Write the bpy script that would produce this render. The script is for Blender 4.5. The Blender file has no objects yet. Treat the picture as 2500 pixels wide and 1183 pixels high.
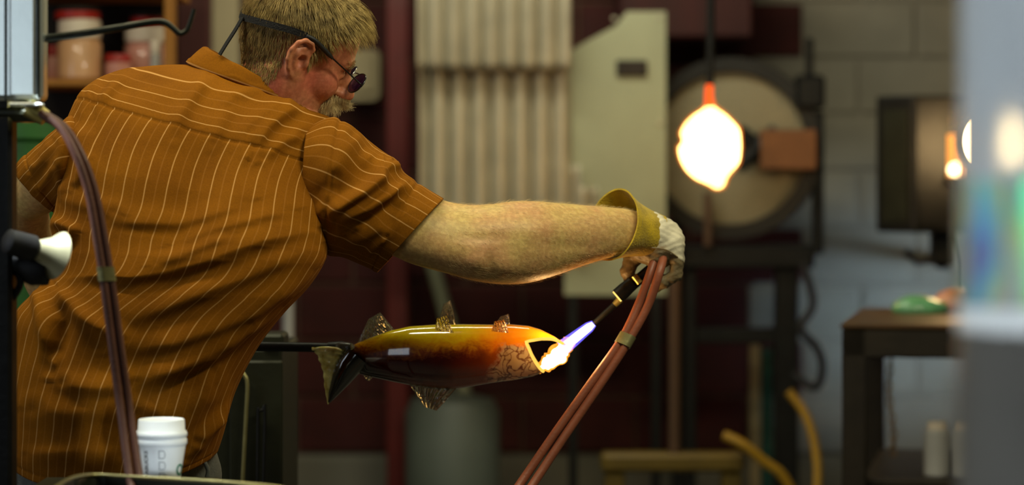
import bpy, bmesh, math, random
import numpy as np
from mathutils import Vector, Matrix

random.seed(7)
rng = np.random.default_rng(7)
scene = bpy.context.scene
COL = scene.collection

# ------------------------------------------------------------------ camera
FPX = 85.0 / 36.0 * 2500.0        # focal length in pixels of the 2500 px frame
HOR = 450.0                       # row of the horizon (vertical shift of the lens)
ZC = 1.40                         # camera height
cam_d = bpy.data.cameras.new('camera')
cam_d.lens = 85.0
cam_d.sensor_width = 36.0
cam_d.sensor_fit = 'HORIZONTAL'
cam_d.shift_y = -(591.5 - HOR) / 2500.0
cam_d.clip_start = 0.05
cam_d.clip_end = 60
cam_d.dof.use_dof = True
cam_d.dof.focus_distance = 4.42
cam_d.dof.aperture_fstop = 1.9
cam = bpy.data.objects.new('camera', cam_d)
cam.location = (0, 0, ZC)
cam.rotation_euler = (math.pi / 2, 0, 0)
COL.objects.link(cam)
scene.camera = cam

# ------------------------------------------------------------------ light and exposure
vs = scene.view_settings
vs.view_transform = 'Standard'
vs.look = 'None'
vs.gamma = 1.0
vs.use_curve_mapping = False
vs.exposure = 0.0
cyc = scene.cycles
cyc.adaptive_threshold = 0.02
cyc.max_bounces = 7
cyc.diffuse_bounces = 3
cyc.glossy_bounces = 3
cyc.transmission_bounces = 7
cyc.transparent_max_bounces = 8
cyc.caustics_reflective = False
cyc.caustics_refractive = False

world = bpy.data.worlds.new('world')
scene.world = world
world.use_nodes = True
bg = world.node_tree.nodes['Background']
bg.inputs['Color'].default_value = (0.9, 0.85, 0.75, 1)
bg.inputs['Strength'].default_value = 0.012


def area(name, loc, aim, sx, sy, power, col, spread=180):
    l = bpy.data.lights.new(name, 'AREA')
    l.shape = 'RECTANGLE'
    l.size = sx
    l.size_y = sy
    l.energy = power
    l.color = col
    l.spread = math.radians(spread)
    o = bpy.data.objects.new(name, l)
    o.location = loc
    d = Vector(aim) - Vector(loc)
    o.rotation_euler = d.to_track_quat('-Z', 'Y').to_euler()
    COL.objects.link(o)
    return o


# ceiling tubes over the bench and further back; added fills for arm and fish
area('ceiling_tube_bench', (-1.25, 4.05, 3.15), (-1.2, 4.3, 0), 2.1, 0.06, 42, (1.0, 0.92, 0.60))
area('arm_fill_light', (0.72, 3.72, 2.55), (0.2, 4.5, 1.2), 1.0, 0.08, 20, (1.0, 0.95, 0.66))  # added lamp that brightens the arm and glove
area('ceiling_tube_back', (-0.05, 7.0, 2.8), (0.15, 7.9, 1.5), 1.5, 0.10, 19, (1.0, 0.99, 0.78))
area('fish_fill_light', (-0.15, 5.35, 3.25), (-0.15, 4.9, 0.9), 1.5, 0.07, 15, (1.0, 0.96, 0.68))  # added lamp above the fish to brighten its back
# daylight from windows: left wall, wall behind the camera, far right; plus an added fill
area('window_daylight_left', (-3.4, 3.3, 1.9), (-0.8, 4.1, 1.1), 1.3, 1.6, 20, (0.80, 0.88, 1.0))
area('window_daylight_behind', (-2.0, -0.9, 1.75), (-1.0, 4.0, 1.5), 0.8, 1.4, 7.5, (0.80, 0.92, 1.0))
area('column_fill_light', (-1.0, 0.2, 1.9), (0.47, 2.1, 1.45), 0.6, 1.0, 2.0, (0.86, 0.95, 1.0), 30)  # added narrow beam to brighten the glass column
area('window_daylight_right', (2.75, 6.6, 0.85), (1.46, 8.8, 0.92), 0.4, 0.4, 1.1, (0.50, 0.72, 1.0), 24)


# ------------------------------------------------------------------ helpers
def P(px, py, d):
    """point that lies d metres from the camera plane, seen at photo pixel px, py"""
    return Vector(((px - 1250.0) / FPX * d, d, ZC - (py - HOR) / FPX * d))


def pxy(v):
    return 1250.0 + v[0] / v[1] * FPX, HOR + (ZC - v[2]) / v[1] * FPX


def lin(c):
    c = c / 255.0
    return c / 12.92 if c <= 0.04045 else ((c + 0.055) / 1.055) ** 2.4


def rgb(r, g, b):
    return (lin(r), lin(g), lin(b), 1.0)


WO = {}


def worg(o):
    return WO.get(o.name, Vector((0, 0, 0)))


def tag(o, label, cat, group=None, kind=None):
    o['label'] = label
    o['category'] = cat
    if group:
        o['group'] = group
    if kind:
        o['kind'] = kind
    return o


def thing(name, loc, label, cat, group=None):
    o = bpy.data.objects.new(name, None)
    o.empty_display_size = 0.05
    o.location = loc
    COL.objects.link(o)
    WO[o.name] = Vector(loc)
    tag(o, label, cat, group)
    return o


def mk(name, V, F, mat, parent=None, smooth=False, uv=None, mats=None, fmat=None):
    V = np.asarray([tuple(v) for v in V], dtype=float) if not isinstance(V, np.ndarray) else V
    if parent is not None:
        org = np.array(worg(parent))
    else:
        lo, hi = V.min(0), V.max(0)
        org = np.array([(lo[0] + hi[0]) / 2, (lo[1] + hi[1]) / 2, lo[2]])
    me = bpy.data.meshes.new(name)
    me.from_pydata((V - org).tolist(), [], [list(map(int, f)) for f in F])
    me.update()
    if smooth:
        me.polygons.foreach_set('use_smooth', [True] * len(me.polygons))
    o = bpy.data.objects.new(name, me)
    COL.objects.link(o)
    if parent is not None:
        o.parent = parent
        WO[o.name] = Vector(org)
    else:
        o.location = org
        WO[o.name] = Vector(org)
    me.materials.append(mat)
    for m in (mats or []):
        me.materials.append(m)
    if fmat is not None:
        me.polygons.foreach_set('material_index', list(map(int, fmat)))
    if uv is not None:
        l = me.uv_layers.new(name='UVMap')
        l.data.foreach_set('uv', np.asarray(uv, dtype=np.float32).ravel())
    return o


class MB:
    """collects shapes for ONE mesh"""
    def __init__(s):
        s.V = []
        s.F = []

    def add(s, V, F):
        n = len(s.V)
        s.V += [tuple(v) for v in V]
        s.F += [tuple(int(i) + n for i in f) for f in F]
        return s

    def box(s, lo, hi, bev=0.0, rz=0.0, piv=None, segs=1):
        bm = bmesh.new()
        bmesh.ops.create_cube(bm, size=1.0)
        lo = Vector(lo)
        hi = Vector(hi)
        c = (lo + hi) / 2
        d = hi - lo
        for v in bm.verts:
            v.co = Vector((v.co.x * d.x + c.x, v.co.y * d.y + c.y, v.co.z * d.z + c.z))
        if bev > 0:
            bmesh.ops.bevel(bm, geom=bm.edges[:], offset=min(bev, min(d) * 0.45), segments=segs, affect='EDGES', profile=0.5)
        if rz:
            pv = Vector(piv) if piv is not None else c
            M = Matrix.Translation(pv) @ Matrix.Rotation(rz, 4, 'Z') @ Matrix.Translation(-pv)
            bm.transform(M)
        bm.verts.index_update()
        s.add([v.co[:] for v in bm.verts], [[v.index for v in f.verts] for f in bm.faces])
        bm.free()
        return s

    def tube(s, pts, r, n=12, caps=True, close=False, squash=None):
        V, F = tube(pts, r, n, caps, close)
        return s.add(V, F)

    def lathe(s, prof, base, axis=(0, 0, 1), n=32, close=False):
        V, F = lathe(prof, base, axis, n, close)
        return s.add(V, F)

    def prism(s, poly, depth_vec):
        n = len(poly)
        a = [Vector(p) for p in poly]
        b = [p + Vector(depth_vec) for p in a]
        F = [list(range(n))[::-1], [n + i for i in range(n)]]
        F += [[i, (i + 1) % n, n + (i + 1) % n, n + i] for i in range(n)]
        return s.add(a + b, F)

    def build(s, name, mat, parent=None, smooth=False, bev=0.0, **k):
        o = mk(name, s.V, s.F, mat, parent, smooth, **k)
        if bev:
            m = o.modifiers.new('bevel', 'BEVEL')
            m.width = bev
            m.segments = 2
            m.limit_method = 'ANGLE'
        return o


def auto(o, ang=40):
    me = o.data
    me.polygons.foreach_set('use_smooth', [True] * len(me.polygons))
    bm = bmesh.new()
    bm.from_mesh(me)
    bmesh.ops.recalc_face_normals(bm, faces=bm.faces)
    a = math.radians(ang)
    for e in bm.edges:
        if len(e.link_faces) == 2 and e.calc_face_angle(0) > a:
            e.smooth = False
    bm.to_mesh(me)
    bm.free()
    return o


def frames(pts):
    pts = [Vector(p) for p in pts]
    T = []
    for i in range(len(pts)):
        a = pts[max(0, i - 1)]
        b = pts[min(len(pts) - 1, i + 1)]
        t = b - a
        T.append(t.normalized() if t.length > 1e-9 else Vector((0, 0, 1)))
    up = Vector((0, -1, 0)) if abs(T[0].y) < 0.9 else Vector((0, 0, 1))
    N = (up - T[0] * up.dot(T[0])).normalized()
    out = []
    for i, t in enumerate(T):
        N = N - t * N.dot(t)
        N.normalize()
        out.append((pts[i], N.copy(), t.cross(N)))
    return out


def tube(pts, r, n=12, caps=True, close=False):
    fr = frames(pts)
    m = len(fr)
    rs = r if hasattr(r, '__len__') else [r] * m
    V, F = [], []
    for (p, a, b), q in zip(fr, rs):
        for k in range(n):
            t = 2 * math.pi * k / n
            V.append(p + a * (math.cos(t) * q) + b * (math.sin(t) * q))
    for i in range(m - 1):
        for k in range(n):
            k2 = (k + 1) % n
            F.append((i * n + k, i * n + k2, (i + 1) * n + k2, (i + 1) * n + k))
    if close:
        for k in range(n):
            k2 = (k + 1) % n
            F.append(((m - 1) * n + k, (m - 1) * n + k2, k2, k))
    elif caps:
        F.append(tuple(range(n))[::-1])
        F.append(tuple((m - 1) * n + k for k in range(n)))
    return V, F


def spline(pts, n):
    """Catmull-Rom through pts (any dimension), n samples"""
    p = np.asarray(pts, dtype=float)
    m = len(p)
    q = np.vstack([2 * p[0] - p[1], p, 2 * p[-1] - p[-2]])
    out = []
    for s in np.linspace(0, m - 1, n):
        i = min(int(s), m - 2)
        t = s - i
        a, b, c, d = q[i], q[i + 1], q[i + 2], q[i + 3]
        out.append(0.5 * ((2 * b) + (-a + c) * t + (2 * a - 5 * b + 4 * c - d) * t * t + (-a + 3 * b - 3 * c + d) * t ** 3))
    return np.array(out)


def lathe(prof, base, axis=(0, 0, 1), n=32, close=False):
    """prof: list of (radius, height) along axis from base"""
    ax = Vector(axis).normalized()
    a = ax.orthogonal().normalized()
    b = ax.cross(a)
    base = Vector(base)
    V, F = [], []
    for r, h in prof:
        for k in range(n):
            t = 2 * math.pi * k / n
            V.append(base + ax * h + a * (r * math.cos(t)) + b * (r * math.sin(t)))
    m = len(prof)
    for i in range(m - 1):
        for k in range(n):
            k2 = (k + 1) % n
            F.append((i * n + k, i * n + k2, (i + 1) * n + k2, (i + 1) * n + k))
    if close:
        for k in range(n):
            k2 = (k + 1) % n
            F.append(((m - 1) * n + k, (m - 1) * n + k2, k2, k))
    else:
        F.append(tuple(range(n))[::-1])
        F.append(tuple((m - 1) * n + k for k in range(n)))
    return V, F


# signed distance fields, for bodies, hands and blown glass
def sell(X, c, r):
    q = [(X[i] - c[i]) for i in range(3)]
    k0 = np.sqrt(sum((q[i] / r[i]) ** 2 for i in range(3))) + 1e-9
    k1 = np.sqrt(sum((q[i] / r[i] ** 2) ** 2 for i in range(3))) + 1e-9
    return k0 * (k0 - 1) / k1


def scap(X, a, b, ra, rb):
    a = np.asarray(a, float)
    b = np.asarray(b, float)
    ab = b - a
    L = float(ab @ ab) + 1e-12
    t = np.clip(sum((X[i] - a[i]) * ab[i] for i in range(3)) / L, 0, 1)
    return np.sqrt(sum((X[i] - a[i] - t * ab[i]) ** 2 for i in range(3))) - (ra + (rb - ra) * t)


def smin(a, b, k):
    h = np.clip(0.5 + 0.5 * (b - a) / k, 0, 1)
    return b + (a - b) * h - k * h * (1 - h)


def smax(a, b, k):
    return -smin(-a, -b, k)


def nets(f, lo, hi, h):
    ax = [np.arange(lo[i], hi[i] + h, h, dtype=np.float32) for i in range(3)]
    G = np.meshgrid(*ax, indexing='ij')
    v = f(G).astype(np.float32)
    ins = v < 0
    nx, ny, nz = v.shape
    offs = [(i, j, k) for i in (0, 1) for j in (0, 1) for k in (0, 1)]
    cnt = np.zeros((nx - 1, ny - 1, nz - 1), np.int8)
    for (i, j, k) in offs:
        cnt += ins[i:nx - 1 + i, j:ny - 1 + j, k:nz - 1 + k]
    act = (cnt > 0) & (cnt < 8)
    I, J, K = np.nonzero(act)
    idx = -np.ones(act.shape, np.int64)
    idx[I, J, K] = np.arange(len(I))
    C = {o: v[I + o[0], J + o[1], K + o[2]] for o in offs}
    S = np.zeros((len(I), 3))
    N = np.zeros(len(I))
    for a in offs:
        for d in range(3):
            if a[d] == 0:
                b = list(a)
                b[d] = 1
                b = tuple(b)
                va, vb = C[a], C[b]
                cr = (va < 0) != (vb < 0)
                t = np.where(cr, va / np.where(cr, va - vb, 1), 0)
                for e in range(3):
                    S[:, e] += np.where(cr, a[e] + (t if e == d else 0), 0)
                N += cr
    S /= N[:, None]
    V = np.stack([ax[0][I] + S[:, 0] * h, ax[1][J] + S[:, 1] * h, ax[2][K] + S[:, 2] * h], 1)
    Fs = []
    for d in range(3):
        e, g = (d + 1) % 3, (d + 2) % 3
        sl = [slice(1, -1)] * 3
        sl[d] = slice(0, -1)
        s2 = list(sl)
        s2[d] = slice(1, None)
        A = ins[tuple(sl)]
        B = ins[tuple(s2)]
        for flip, M in ((False, A & ~B), (True, ~A & B)):
            q = np.nonzero(M)
            p = [q[i] + (0 if i == d else 1) for i in range(3)]

            def cell(de, dg):
                c = list(p)
                c[e] = c[e] + de
                c[g] = c[g] + dg
                return idx[c[0], c[1], c[2]]
            quad = [cell(-1, -1), cell(0, -1), cell(0, 0), cell(-1, 0)]
            if flip:
                quad = quad[::-1]
            Fs.append(np.stack(quad, 1))
    return V, np.concatenate(Fs)


def vnormals(V, F):
    V = np.asarray(V)
    F = np.asarray(F)
    n = np.cross(V[F[:, 2]] - V[F[:, 0]], V[F[:, 3]] - V[F[:, 1]])
    N = np.zeros_like(V)
    for k in range(4):
        np.add.at(N, F[:, k], n)
    return N / (np.linalg.norm(N, axis=1)[:, None] + 1e-12)


def vnoise(p, s, seed=0):
    """cheap smooth pseudo noise for displacement, p (n,3)"""
    r = np.random.default_rng(seed)
    out = np.zeros(len(p))
    for _ in range(7):
        k = r.normal(size=3) * s
        out += np.sin(p @ k + r.uniform(0, 6.28))
    return out / 7 ** 0.5


# ------------------------------------------------------------------ materials
MAT = {}


def nodes_of(name):
    m = bpy.data.materials.new(name)
    m.use_nodes = True
    nt = m.node_tree
    return m, nt, nt.nodes['Principled BSDF']


def pmat(name, col, rough=0.5, metal=0.0, var=0.25, scale=18.0, bump=0.0, bscale=60.0, coat=0.0, col2=None, spec=0.5,
         detail=4.0, trans=0.0, ior=1.45, sss=0.0, stretch=None, sheen=0.0):
    """procedural material: base colour broken up by noise, optional second colour and bump"""
    m, nt, b = nodes_of(name)
    N, L = nt.nodes, nt.links
    tc = N.new('ShaderNodeTexCoord')
    mp = N.new('ShaderNodeMapping')
    if stretch:
        mp.inputs['Scale'].default_value = stretch
    L.new(tc.outputs['Object'], mp.inputs['Vector'])
    nz = N.new('ShaderNodeTexNoise')
    nz.inputs['Scale'].default_value = scale
    nz.inputs['Detail'].default_value = detail
    L.new(mp.outputs['Vector'], nz.inputs['Vector'])
    rp = N.new('ShaderNodeValToRGB')
    rp.color_ramp.elements[0].position = 0.3
    rp.color_ramp.elements[1].position = 0.7
    c2 = col2 if col2 else tuple(c * (1 - var) for c in col[:3]) + (1,)
    rp.color_ramp.elements[0].color = c2
    rp.color_ramp.elements[1].color = col
    L.new(nz.outputs['Fac'], rp.inputs['Fac'])
    L.new(rp.outputs['Color'], b.inputs['Base Color'])
    b.inputs['Roughness'].default_value = rough
    b.inputs['Metallic'].default_value = metal
    b.inputs['Specular IOR Level'].default_value = spec
    b.inputs['Coat Weight'].default_value = coat
    b.inputs['IOR'].default_value = ior
    b.inputs['Transmission Weight'].default_value = trans
    if sheen:
        b.inputs['Sheen Weight'].default_value = sheen
        b.inputs['Sheen Roughness'].default_value = 0.4
    if sss:
        b.inputs['Subsurface Weight'].default_value = sss
        b.inputs['Subsurface Radius'].default_value = (0.012, 0.005, 0.003)
        b.inputs['Subsurface Scale'].default_value = 0.6
    if bump:
        n2 = N.new('ShaderNodeTexNoise')
        n2.inputs['Scale'].default_value = bscale
        n2.inputs['Detail'].default_value = 5
        L.new(mp.outputs['Vector'], n2.inputs['Vector'])
        bp = N.new('ShaderNodeBump')
        bp.inputs['Strength'].default_value = bump
        bp.inputs['Distance'].default_value = 0.004
        L.new(n2.outputs['Fac'], bp.inputs['Height'])
        L.new(bp.outputs['Normal'], b.inputs['Normal'])
    MAT[name] = m
    return m


def emat(name, col, strength):
    m = bpy.data.materials.new(name)
    m.use_nodes = True
    nt = m.node_tree
    nt.nodes.clear()
    N, L = nt.nodes, nt.links
    e = N.new('ShaderNodeEmission')
    o = N.new('ShaderNodeOutputMaterial')
    tc = N.new('ShaderNodeTexCoord')
    nz = N.new('ShaderNodeTexNoise')
    nz.inputs['Scale'].default_value = 14
    L.new(tc.outputs['Object'], nz.inputs['Vector'])
    mp = N.new('ShaderNodeMapRange')
    mp.inputs['To Min'].default_value = strength * 0.8
    mp.inputs['To Max'].default_value = strength * 1.2
    L.new(nz.outputs['Fac'], mp.inputs['Value'])
    e.inputs['Color'].default_value = col
    L.new(mp.outputs['Result'], e.inputs['Strength'])
    L.new(e.outputs[0], o.inputs['Surface'])
    MAT[name] = m
    return m


def mix_emit_transp(name, col, strength, dens, scale=30):
    """thin burning gas: adds its own light, partly lets the scene through"""
    m = bpy.data.materials.new(name)
    m.use_nodes = True
    nt = m.node_tree
    nt.nodes.clear()
    N, L = nt.nodes, nt.links
    e = N.new('ShaderNodeEmission')
    e.inputs['Color'].default_value = col
    e.inputs['Strength'].default_value = strength
    t = N.new('ShaderNodeBsdfTransparent')
    mx = N.new('ShaderNodeMixShader')
    o = N.new('ShaderNodeOutputMaterial')
    tc = N.new('ShaderNodeTexCoord')
    nz = N.new('ShaderNodeTexNoise')
    nz.inputs['Scale'].default_value = scale
    nz.inputs['Detail'].default_value = 3
    L.new(tc.outputs['Object'], nz.inputs['Vector'])
    mp = N.new('ShaderNodeMapRange')
    mp.inputs['From Min'].default_value = 0.3
    mp.inputs['From Max'].default_value = 0.7
    mp.inputs['To Min'].default_value = dens * 0.4
    mp.inputs['To Max'].default_value = dens * 1.4
    L.new(nz.outputs['Fac'], mp.inputs['Value'])
    L.new(mp.outputs['Result'], mx.inputs[0])
    L.new(t.outputs[0], mx.inputs[1])
    L.new(e.outputs[0], mx.inputs[2])
    L.new(mx.outputs[0], o.inputs['Surface'])
    MAT[name] = m
    return m


pmat('red_block', rgb(76, 18, 8), 0.75, var=0.45, scale=6, bump=0.4, bscale=70)
pmat('white_block', rgb(158, 150, 132), 0.8, var=0.2, scale=5, bump=0.3, bscale=70)
pmat('mortar_grey', rgb(92, 66, 52), 0.9, var=0.2, scale=20, bump=0.3)
pmat('mortar_white', rgb(150, 142, 126), 0.9, var=0.15, scale=20, bump=0.3)
pmat('concrete', rgb(122, 118, 104), 0.85, var=0.25, scale=4, bump=0.3, bscale=40)
pmat('floor_concrete', rgb(92, 90, 82), 0.7, var=0.3, scale=2.5, bump=0.2, bscale=30)
pmat('plaster', rgb(120, 112, 98), 0.85, var=0.2, scale=3, bump=0.2)
pmat('ceiling_board', rgb(90, 84, 74), 0.9, var=0.2, scale=3, bump=0.2)
pmat('red_steel', rgb(98, 18, 9), 0.5, var=0.35, scale=7, bump=0.15)
pmat('dark_red_wood', rgb(66, 20, 14), 0.7, var=0.4, scale=9, bump=0.3, stretch=(1, 1, 0.15))
pmat('galvanised', rgb(196, 186, 160), 0.42, metal=0.45, var=0.22, scale=9, bump=0.12, bscale=30)
pmat('olive_sheet', rgb(162, 163, 132), 0.5, metal=0.15, var=0.16, scale=4, bump=0.1)
pmat('dark_slot', rgb(46, 36, 26), 0.8, var=0.3)
pmat('black_steel', rgb(26, 26, 24), 0.45, metal=0.4, var=0.4, scale=14, bump=0.25)
pmat('olive_black_steel', rgb(44, 46, 34), 0.42, metal=0.35, var=0.4, scale=9, bump=0.3, bscale=40)
pmat('worn_edge', rgb(165, 158, 108), 0.35, metal=0.7, var=0.35, scale=22, bump=0.2)
pmat('cream_mesh', rgb(138, 128, 100), 0.7, var=0.25, scale=140, bump=0.8, bscale=170, detail=1)
pmat('tan_block', rgb(118, 76, 42), 0.75, var=0.3, scale=10, bump=0.3)
pmat('brown_post', rgb(84, 60, 40), 0.7, var=0.3, scale=6, bump=0.2)
pmat('yellow_paint', rgb(104, 84, 22), 0.55, var=0.35, scale=9, bump=0.2)
pmat('yellow_hose', rgb(160, 122, 20), 0.5, var=0.2, scale=14)
pmat('teal_paint', rgb(24, 84, 76), 0.6, var=0.3)
pmat('pale_post', rgb(176, 174, 170), 0.55, var=0.2, scale=5, bump=0.1)
pmat('beige_board', rgb(168, 152, 116), 0.7, var=0.2, scale=5, bump=0.2)
pmat('yellow_wood', rgb(170, 112, 36), 0.65, var=0.3, scale=9, bump=0.2, stretch=(1, 1, 0.2))
pmat('shelf_dark', rgb(30, 22, 16), 0.8, var=0.4, bump=0.2)
pmat('jar_peach', rgb(214, 162, 116), 0.4, var=0.2, scale=12, coat=0.4)
pmat('jar_pink', rgb(205, 140, 122), 0.4, var=0.2, scale=12, coat=0.4)
pmat('jar_grey', rgb(168, 160, 150), 0.4, var=0.2, scale=12, coat=0.4)
pmat('lid_red', rgb(164, 30, 20), 0.45, var=0.25, scale=10)
pmat('lid_white', rgb(222, 206, 186), 0.45, var=0.12, scale=10)
pmat('green_plastic', rgb(38, 92, 30), 0.5, var=0.4, scale=10, bump=0.2)
pmat('silver_box', rgb(226, 234, 232), 0.24, metal=0.85, var=0.14, scale=5, bump=0.06, bscale=14)
pmat('hose_rubber', rgb(150, 84, 58), 0.45, var=0.22, scale=30, bump=0.15, bscale=200)
pmat('hose_dark', rgb(96, 58, 44), 0.5, var=0.25, scale=30, bump=0.15, bscale=200)
pmat('brass', rgb(196, 178, 104), 0.35, metal=0.8, var=0.3, scale=40, bump=0.1)
pmat('cream_metal', rgb(206, 200, 160), 0.4, metal=0.2, var=0.25, scale=20)
pmat('black_rubber', rgb(18, 17, 17), 0.6, var=0.3, scale=40, bump=0.2)
pmat('black_webbing', rgb(12, 10, 12), 0.85, var=0.35, scale=120, bump=0.5, bscale=300)
pmat('cup_white', rgb(232, 236, 236), 0.45, var=0.05, scale=10, sss=0.0)
pmat('cup_print', rgb(52, 58, 60), 0.6, var=0.1)
pmat('cup_green', rgb(60, 130, 100), 0.6, var=0.1)
pmat('cup_line', rgb(120, 126, 130), 0.6, var=0.1)
pmat('grey_denim', rgb(92, 94, 88), 0.85, var=0.25, scale=60, bump=0.4, bscale=200)
pmat('shoe_leather', rgb(40, 28, 20), 0.5, var=0.3, bump=0.2)
pmat('glove_suede', rgb(190, 158, 10), 0.85, var=0.4, scale=34, bump=0.5, bscale=260, sheen=0.25)
pmat('glove_canvas', rgb(214, 204, 176), 0.6, var=0.22, scale=26, bump=0.35, bscale=140)
pmat('glove_leather', rgb(60, 52, 40), 0.42, var=0.45, scale=30, bump=0.5, bscale=110)
pmat('table_steel', rgb(46, 38, 26), 0.5, metal=0.3, var=0.45, scale=8, bump=0.3)
pmat('table_plate', rgb(92, 64, 32), 0.4, metal=0.3, var=0.5, scale=6, bump=0.2)
pmat('green_glass', rgb(120, 186, 130), 0.25, var=0.3, scale=12, coat=0.6)
pmat('orange_glass', rgb(222, 140, 84), 0.3, var=0.3, scale=12, coat=0.6)
pmat('gold_chain', rgb(150, 116, 60), 0.35, metal=0.7, var=0.3)
pmat('grey_tank', rgb(96, 104, 96), 0.5, var=0.25, scale=4, bump=0.1)
pmat('silver_wire', rgb(205, 200, 196), 0.2, metal=1.0, var=0.1)
pmat('frame_black', rgb(14, 12, 14), 0.3, var=0.2, coat=0.4)
# ------------------------------------------------------------------ the setting
WY = 8.8          # front of the back wall
ZB = 0.423        # top of the concrete plinth
CH, CL, GAP = 0.205, 0.41, 0.014
XL, XR, XSPLIT = -3.6, 3.6, 0.88


def struct(name, mb, mat, bev=0.0):
    o = mb.build(name, MAT[mat], None, bev=bev)
    o['kind'] = 'structure'
    return o


struct('floor', MB().box((XL, -1.0, -0.1), (XR, WY + 0.1, 0.0)), 'floor_concrete')
struct('ceiling', MB().box((XL, -1.0, 3.9), (XR, WY + 0.1, 4.0)), 'ceiling_board')
struct('wall_left', MB().box((XL - 0.12, -1.0, 0.0), (XL, WY + 0.1, 3.9)), 'plaster')
struct('wall_right', MB().box((XR, -1.0, 0.0), (XR + 0.12, WY + 0.1, 3.9)), 'white_block')
struct('trim_1', MB().box((XL, WY - 0.05, 0.0), (XR, WY + 0.1, ZB - 0.004), 0.012), 'concrete')
# the back wall: mortar bed with every block laid on it
wb = mk('wall_back', *(lambda m: (m.V, m.F))(MB().box((XL, WY + 0.012, ZB), (XSPLIT, WY + 0.12, 3.9))), MAT['mortar_grey'])
wb['kind'] = 'structure'
ws = mk('wall_back_painted', *(lambda m: (m.V, m.F))(MB().box((XSPLIT, WY + 0.010, ZB), (XR, WY + 0.12, 3.9))), MAT['mortar_white'])
ws.name = 'wall_right_back'
WO['wall_right_back'] = WO['wall_back_painted']
ws['kind'] = 'structure'
bm_ = MB().box((-CL / 2 + GAP / 2, 0, 0), (CL / 2 - GAP / 2, 0.05, CH - GAP), 0.006)
block_me = {}
for nm in ('red_block', 'white_block'):
    me = bpy.data.meshes.new('block_' + nm)
    me.from_pydata(bm_.V, [], bm_.F)
    me.materials.append(MAT[nm])
    block_me[nm] = me
nrow = 9
for r in range(nrow):
    z = ZB + r * CH + GAP / 2
    off = -0.373 + (CL / 2 if r % 2 else 0.0)
    for c in range(-5, 6):
        x = off + (c + 0.5) * CL
        if abs(x) > 2.35:
            continue
        white = x > XSPLIT
        par = ws if white else wb
        o = bpy.data.objects.new('block', block_me['white_block' if white else 'red_block'])
        COL.objects.link(o)
        o.parent = par
        o.location = Vector((x, WY + random.uniform(-0.004, 0.003), z)) - worg(par)


# ------------------------------------------------------------------ background things
def pxbox(mb, x0, y0, x1, y1, d, th, bev=0.004):
    """box whose front face fills these pixels at depth d, th metres thick"""
    a = P(x0, y1, d)
    b = P(x1, y0, d)
    return mb.box((a.x, d, a.z), (b.x, d + th, b.z), bev)


def flo(x, d):
    return (P(x, 0, d).x, d, 0.0)


# shelf unit with jars, far left
sd = 6.6
t = thing('jar_shelf', flo(270, sd), 'yellow wooden shelf unit with dark back holding jars behind the man', 'shelf')
for k, (y0, y1) in enumerate(((193, 210), (-28, -12), (430, 446))):
    pxbox(MB(), 60, y0, 425, y1, sd, 0.32).build('shelf_board', MAT['yellow_wood'], t)
for x0, x1 in ((400, 424), (52, 74)):
    a, b = P(x0, 0, sd - 0.01), P(x1, 0, sd - 0.01)
    MB().box((a.x, sd - 0.01, 0), (b.x, sd + 0.05, 2.1), 0.004).build('post', MAT['yellow_wood'], t)
a, b = P(50, 0, sd + 0.33), P(426, 0, sd + 0.33)
MB().box((a.x, sd + 0.33, 0), (b.x, sd + 0.36, 2.1)).build('back_panel', MAT['shelf_dark'], t)


def jar(px, ybase, w, h, body, lid, d, label):
    s = d / FPX
    r = w / 2 * s
    hh = h * s
    base = P(px, ybase, d)
    base.y = d + r
    t = thing('jar', base, label, 'jar', 'jars on the shelf behind the man')
    bb = MB().lathe([(r * 0.9, 0), (r, 0.006), (r, hh * 0.60), (r * 0.9, hh * 0.66), (r * 0.86, hh * 0.68)], base, n=20)
    auto(bb.build('body', MAT[body], t))
    ll = MB().lathe([(r * 0.88, hh * 0.675), (r * 0.97, hh * 0.70), (r * 0.97, hh * 0.95), (r * 0.9, hh), (r * 0.3, hh)], base, n=20)
    auto(ll.build('lid', MAT[lid], t))
    return t


SH = 193
jar(185, SH, 108, 148, 'jar_peach', 'lid_white', sd + 0.01, 'large peach jar with white lid standing on the shelf')
jar(283, SH, 64, 62, 'jar_pink', 'lid_red', sd + 0.03, 'short pink jar with red lid beside the large peach jar')
jar(346, SH, 100, 134, 'jar_pink', 'lid_white', sd + 0.12, 'large pink jar with white lid behind the narrow grey jar')
jar(378, SH, 30, 94, 'jar_grey', 'lid_white', sd + 0.02, 'narrow grey jar beside the yellow shelf post')
jar(128, SH, 44, 84, 'jar_pink', 'lid_red', sd + 0.12, 'small pink jar with red lid half hidden at the left of the peach jar')
jar(180, SH - 147, 112, 32, 'lid_red', 'shelf_dark', sd + 0.01, 'flat red tin on top of the large peach jar')
jar(352, SH - 133, 80, 30, 'lid_red', 'shelf_dark', sd + 0.12, 'flat red tin on top of the large pink jar')

# upright boards behind the head
a, b = P(430, 0, 7.4), P(510, 0, 7.4)
tag(MB().box((a.x, 7.4, 0), (b.x, 7.46, 2.6), 0.005).build('upright_board', MAT['dark_red_wood']),
    'dark red-brown upright plank to the right of the jar shelf', 'board')
a, b = P(516, 0, 8.2), P(582, 0, 8.2)
tag(MB().box((a.x, 8.2, 0), (b.x, 8.28, 2.6), 0.006).build('upright_post', MAT['beige_board']),
    'beige upright post behind the back of the head', 'post')
# green bin seen past the left sleeve
base = P(82, 392, 6.0)
base.z = 0.0
gz = P(0, 300, 6.0).z
tag(auto(MB().lathe([(0.09, 0), (0.10, 0.02), (0.115, gz - 0.05), (0.125, gz - 0.04), (0.125, gz), (0.105, gz), (0.10, gz - 0.2), (0.02, gz - 0.22)], base, n=24)
    .build('waste_bin', MAT['green_plastic'])), 'tall green plastic bin seen past the left sleeve', 'bin')
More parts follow.
